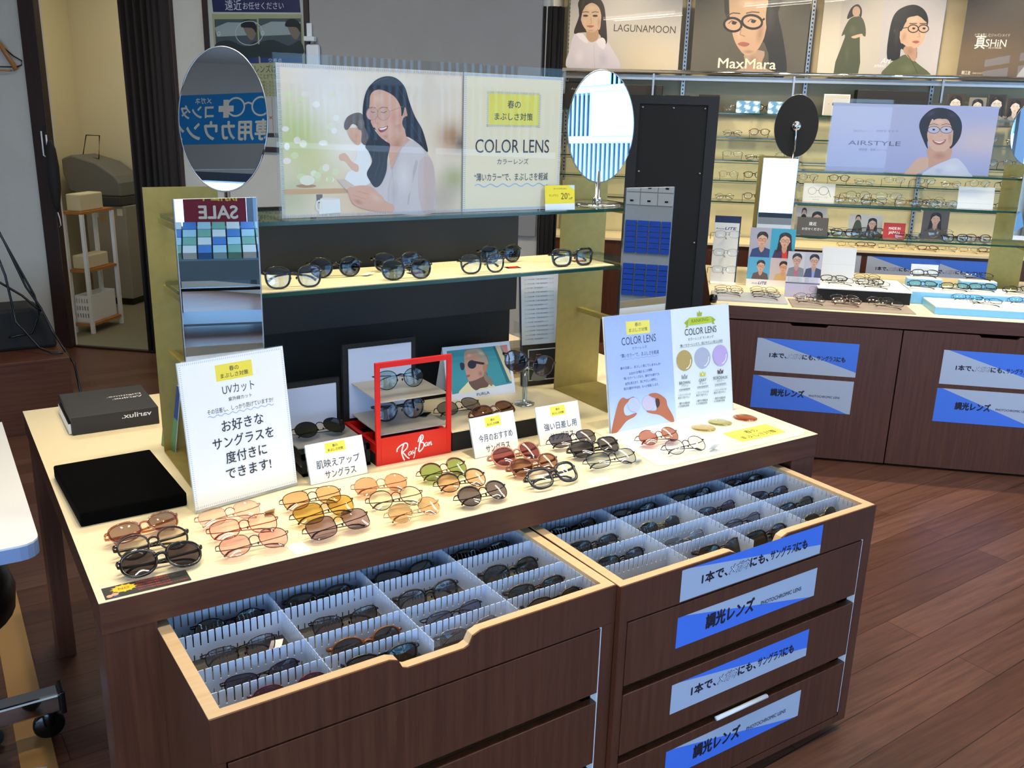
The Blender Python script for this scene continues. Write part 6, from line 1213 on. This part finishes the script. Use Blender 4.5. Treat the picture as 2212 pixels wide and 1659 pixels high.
MB().box(0, .075, -.035, 0, 0, .16, M_WHITE).build('body', t, .012); MB().box(-.005, .055, -.045, -.005, .175, .20, M_WHITE).box(.0, .03, -.012, 0, .20, .27, M_WHITE).build('hook_bracket', t, .004); MB().tube([(.03, -.02, .16), (.045, -.035, .175), (.05, -.03, .19)], .008, mat('grey_grip', '#9a9a98', .5), 8).build('grip', t)
# hangers on the left wall
t = bthing('coat_hanger', 'black wire coat hanger on the left wall', 'hanger', -4.30, .925, 1.93)
MB().tube([(-.16, 0, -.24), (.14, 0, -.24), (.175, 0, -.228), (.18, 0, -.205), (.13, 0, -.18), (.08, 0, -.14), (-.02, 0, -.08), (-.03, 0, -.05), (-.01, 0, -.02), (.01, 0, -.03)], .0035, M_BLACK, 6).build('wire', t)
t = bthing('coat_hanger', 'light wooden coat hanger with a trouser bar on the left wall', 'hanger', -4.31, .90, 1.90)
M_LW = wood('light_wood', '#a86a30', '#bd7f42', .4, 0); MB().tube([(-.15, 0, -.05), (-.02, 0, -.005), (.08, 0, -.09), (.165, 0, -.225)], .008, M_LW, 8, ry=.014).build('shoulder_bar', t); MB().tube([(-.15, 0, -.228), (.13, 0, -.232)], .006, M_LW, 8).build('trouser_bar', t); MB().tube([(-.02, 0, 0), (-.03, 0, .04), (-.01, .02, .05)], .002, M_STEEL, 6).build('hook', t)
o = MB().tube([(0, -.03, 0), (0, -.03, -.10), (0, -.03, -.14), (.02, -.03, -.15), (.03, -.03, -.13), (.03, -.03, -.02)], .005, M_WHITE, 6).build('wall_hook'); o.location = B(-4.02, .92, 1.33); o.rotation_euler = (0, 0, UB); tag(o, 'white double hook on the dark door frame', 'hook')
t = bthing('umbrella', 'folded dark umbrella hanging on the door frame below the white hook', 'umbrella', -3.955, .87, 1.28); MB().lathe([(.012, 0), (.028, -.05), (.036, -.15), (.034, -.28), (.02, -.38), (.006, -.42)], mat('dark_umbrella', '#1d1816', .8), 14).build('canopy', t); MB().tube([(0, 0, -.42), (.01, 0, -.46), (.012, 0, -.50), (.0, 0, -.51)], .003, M_WHITE, 6).build('cord', t)
# back room: grey cabinet, printer, slim rack
o = bthing('steel_cabinet', 'grey steel cabinet with paper notes, in the back room under the printer', 'cabinet', -4.65, 1.90, 0); M_GC = mat('grey_steel_paint', '#8f8a80', .5)
MB().box(0, .33, .25, .60, .06, .76, M_GC).build('body', o, .006); MB().box(.02, .31, .28, .58, 0, .06, M_BLACK).build('plinth', o)
for x, z, c in ((.06, .69, '#9db6bc'), (.12, .66, '#a37d4a'), (.20, .67, '#c08a3a'), (.26, .71, '#c9c4b8')): MB().box(x, x + .045, .2485, .2495, z - .02, z + .03, mat('note_' + c[1:], c, .7)).build('paper_note', o)
t = bthing('printer', 'grey desktop printer with raised paper tray on the steel cabinet', 'printer', -4.78, 1.93, .761); M_G1 = mat('printer_grey', '#6b6c6a', .5); M_G2 = mat('printer_dark', '#33353a', .5)
MB().box(.10, .44, .20, .54, 0, .07, M_G2).build('base', t, .01)
MB().prism([(.02, .10), (.10, .07), (.44, .07), (.44, .17), (.40, .22), (.26, .31), (.06, .36), (-.02, .33), (-.02, .22)], .32, M_G1, xf=T(0, .21, 0)).build('upper_body', t, .012); MB().box(.08, .26, .26, .42, .335, .345, M_G2, xf=T(.08, 0, .345) @ RY(R(14)) @ T(-.08, 0, -.345)).build('paper_slot', t)
MB().tube([(.06, .36, .35), (.09, .38, .50), (.20, .38, .50), (.19, .36, .33)], .005, M_BLACK, 6, closed=True).build('paper_tray', t); MB().box(.20, .25, .199, .2, .045, .06, M_PAPER).build('sticker', t)
t = bthing('slim_rack', 'white slim rack with wooden shelves in the back room doorway', 'rack', -4.20, 1.26, 0)
for x, y in ((0, 0), (.13, 0), (0, .33), (.13, .33)): MB().box(x - .011, x + .011, y - .011, y + .011, 0, .80, M_WHITE).build('post', t)
for z in (.06, .42, .80): MB().box(-.01, .14, -.01, .34, z, z + .016, M_LW).build('shelf', t)
t = bthing('basket', 'white perforated plastic basket on the lowest rack shelf', 'basket', -4.186, 1.262, .0765); m = MB().box(0, .104, 0, .006, 0, .035, M_WHITE)
for z in (.035, .085, .135): m.box(0, .104, 0, .006, z + .03, z + .05, M_WHITE); 
for z in (.035, .085, .135):
    for k in range(6): m.box(.019 * k, .019 * k + .009, 0, .006, z, z + .03, M_WHITE)
m.box(0, .004, 0, .3, 0, .185, M_WHITE).box(.100, .104, 0, .3, 0, .185, M_WHITE).box(0, .104, .296, .3, 0, .185, M_WHITE).box(0, .104, 0, .3, 0, .004, M_WHITE).build('body', t)
for lab, z, s_ in (('cream router box on the middle rack shelf in the back room', .4365, (.10, .25, .09)), ('cream telephone box on the top rack shelf in the back room', .8165, (.10, .25, .11))):
    o = MB().box(0, s_[0], 0, s_[1], 0, s_[2], M_CREAMWALL).build('device_box', bevel=.008); o.location = B(-4.185, 1.28, z); o.rotation_euler = (0, 0, UB); tag(o, lab, 'box')
# low brown cabinet with black case and cables (parallel to the near counter)
o = MB().box(-1.0, .348, 3.13, 3.62, 0, .335, M_WOODX).box(-1.0, .35, 3.128, 3.622, .335, .35, M_WOODX).build('low_cabinet', bevel=.002); tag(o, 'low dark wood cabinet at the left under the black case', 'cabinet')
t = thing('equipment_case', 'black soft equipment case on the low cabinet at the left', 'case', (-.75, 3.36, .3505)); MB().prism([(0, 0), (1.08, 0), (1.075, .06), (1.02, .19), (.98, .20), (0, .20)], .23, M_MATTE).build('body', t, .015); MB().box(.3, .55, -.012, 0, .10, .12, M_BLACK).build('strap', t)
t = thing('cable_bundle', 'black cables hanging down over the black case at the left edge', 'cable', (0, 0, 0))
for k, P in enumerate(([(.13, 3.36, .95), (.16, 3.34, .86), (.22, 3.33, .66), (.27, 3.32, .56), (.31, 3.30, .44), (.34, 3.25, .37), (.375, 3.20, .30), (.39, 3.15, .10)], [(.12, 3.36, .97), (.19, 3.34, .78), (.25, 3.33, .62), (.265, 3.33, .53), (.22, 3.31, .44), (.12, 3.31, .43)], [(.10, 3.36, .9), (.14, 3.33, .72), (.16, 3.32, .5), (.24, 3.24, .38), (.28, 3.20, .362), (.33, 3.18, .36)], [(.06, 3.36, .86), (.10, 3.34, .70), (.20, 3.33, .62), (.27, 3.32, .54)])): MB().tube(sum([[tuple(Vector(P[i]).lerp(Vector(P[i + 1]), u / 3)) for u in range(3)] for i in range(len(P) - 1)], []) + [P[-1]], .0055, M_BLACK, 6).build('cable', t)
# ---------------------------------------------------------------- left foreground: white table, stool
t = thing('side_table', 'white table with blue-grey edge at the left side of the near counter', 'table', (-.53, .30, 0), 0)
rr = [(0, 0), (.44, 0)] + [(.44 + .035 * math.sin(a), .035 - .035 * math.cos(a)) for a in (R(22), R(45), R(68))] + [(.475, .035), (.475, .80), (0, .80)]
XZ = Matrix(((1, 0, 0, 0), (0, 0, 1, 0), (0, 1, 0, 0), (0, 0, 0, 1)))
MB().prism(rr, .004, M_WHITE, xf=T(0, 0, .700) @ XZ).build('top', t); MB().prism(rr, .028, mat('blue_grey_edge', '#7f97c4', .4), xf=T(0, 0, .672) @ XZ).build('edge', t)
MB().box(.0, .05, .36, .44, .14, .672, M_CHROME).build('column', t)
MB().box(.0, .50, .37, .42, .085, .135, M_CHROME).build('foot_bar', t, .006); MB().box(.498, .51, .365, .425, .08, .14, M_BLACK).build('bar_end_cap', t, .003)
for x in (.06, .47): 
    c_ = MB(); c_.lathe([(.032, -.012), (.036, -.006), (.036, .006), (.032, .012)], M_BLACK, 20, xf=T(x, .41, .036) @ RX(R(90))).lathe([(.012, 0), (.014, .02), (.014, .045)], M_BLACK, 12, xf=T(x, .40, .04)); c_.build('caster', t)
t = thing('acrylic_box', 'clear acrylic box standing on the white table at the left edge', 'box', (-.40, .42, .7043), 0); MB().box(0, .27, 0, .003, 0, .075, M_ACRYL).box(.267, .27, .003, .40, 0, .075, M_ACRYL).box(0, .267, .003, .4, 0, .003, M_ACRYL).box(.02, .25, .02, .38, .004, .05, mat('pale_lilac_paper', '#cfd3ec', .6)).build('body', t)
t = thing('stool', 'black round stool in front of the white table at the left edge', 'stool', (-.30, .55, 0), 0)
MB().lathe([(.01, .56), (.16, .56), (.195, .545), (.205, .51), (.20, .47), (.15, .45), (.01, .45)], mat('black_vinyl', '#0c0c0c', .35), 36).build('seat', t); MB().lathe([(.02, .06), (.02, .45)], M_CHROME, 12).build('column', t)
for k in range(5):
    a = 2 * math.pi * k / 5 + 1.0; MB().tube([(0, 0, .07), (.22 * math.cos(a), .22 * math.sin(a), .055)], .014, M_CHROME, 8).build('leg', t); MB().lathe([(.022, -.01), (.025, 0), (.022, .01)], mat('grey_caster', '#4a4f54', .5), 14, xf=T(.22 * math.cos(a), .22 * math.sin(a), .0255) @ RX(R(90))).build('caster', t)
# outdoor sale rack seen in the left upright mirror
t = bthing('sale_rack', 'bargain rack with a red sale banner seen in the left upright mirror', 'rack', 2.82, -4.52, 0, R(-122))
for x in (0, .67):
    for y in (0, .38): MB().box(x, x + .03, y, y + .03, 0, .38, M_BLACK).build('post', t)
MB().box(0, .70, 0, .41, .06, .075, mat('grey_rack_board', '#5d7488', .6)).box(0, .70, 0, .03, .30, .32, M_BLACK).build('frame', t); BX_ = T(0, .0, .38) @ RX(R(24))
MB().box(-.05, .75, -.02, .42, .0, .16, mat('blue_grey_bin', '#6f8fa4', .5), xf=BX_).build('bin', t)
m = MB()
for k in range(8):
    for j in range(4): m.box(-.03 + .095 * k, .055 + .095 * k, .0 + .10 * j, .09 + .10 * j, .161, .21, mat('case_' + str((k + j) % 4), ('#a8d8e8', '#4a86d0', '#d8e8e8', '#7ab8a8')[(k + j) % 4], .5), xf=BX_)
g = m.build('glasses_cases', t); g['kind'] = 'stuff'
MB().box(.20, .62, .40, .41, .62, 1.05, mat('sale_banner', '#8a2438', .6)).build('banner', t); p = Print(.42, .30); p.text('開催中', (.06, .17), (.32, .17), '#f2d24a', bold=.03); p.text('SALE', (.06, .04), (.32, .04), '#f4ecd8', bold=.03); p.build('banner_lettering', t, (.20, .399, .70))
# ---------------------------------------------------------------- tidy up
bpy.data.objects.remove(_to)
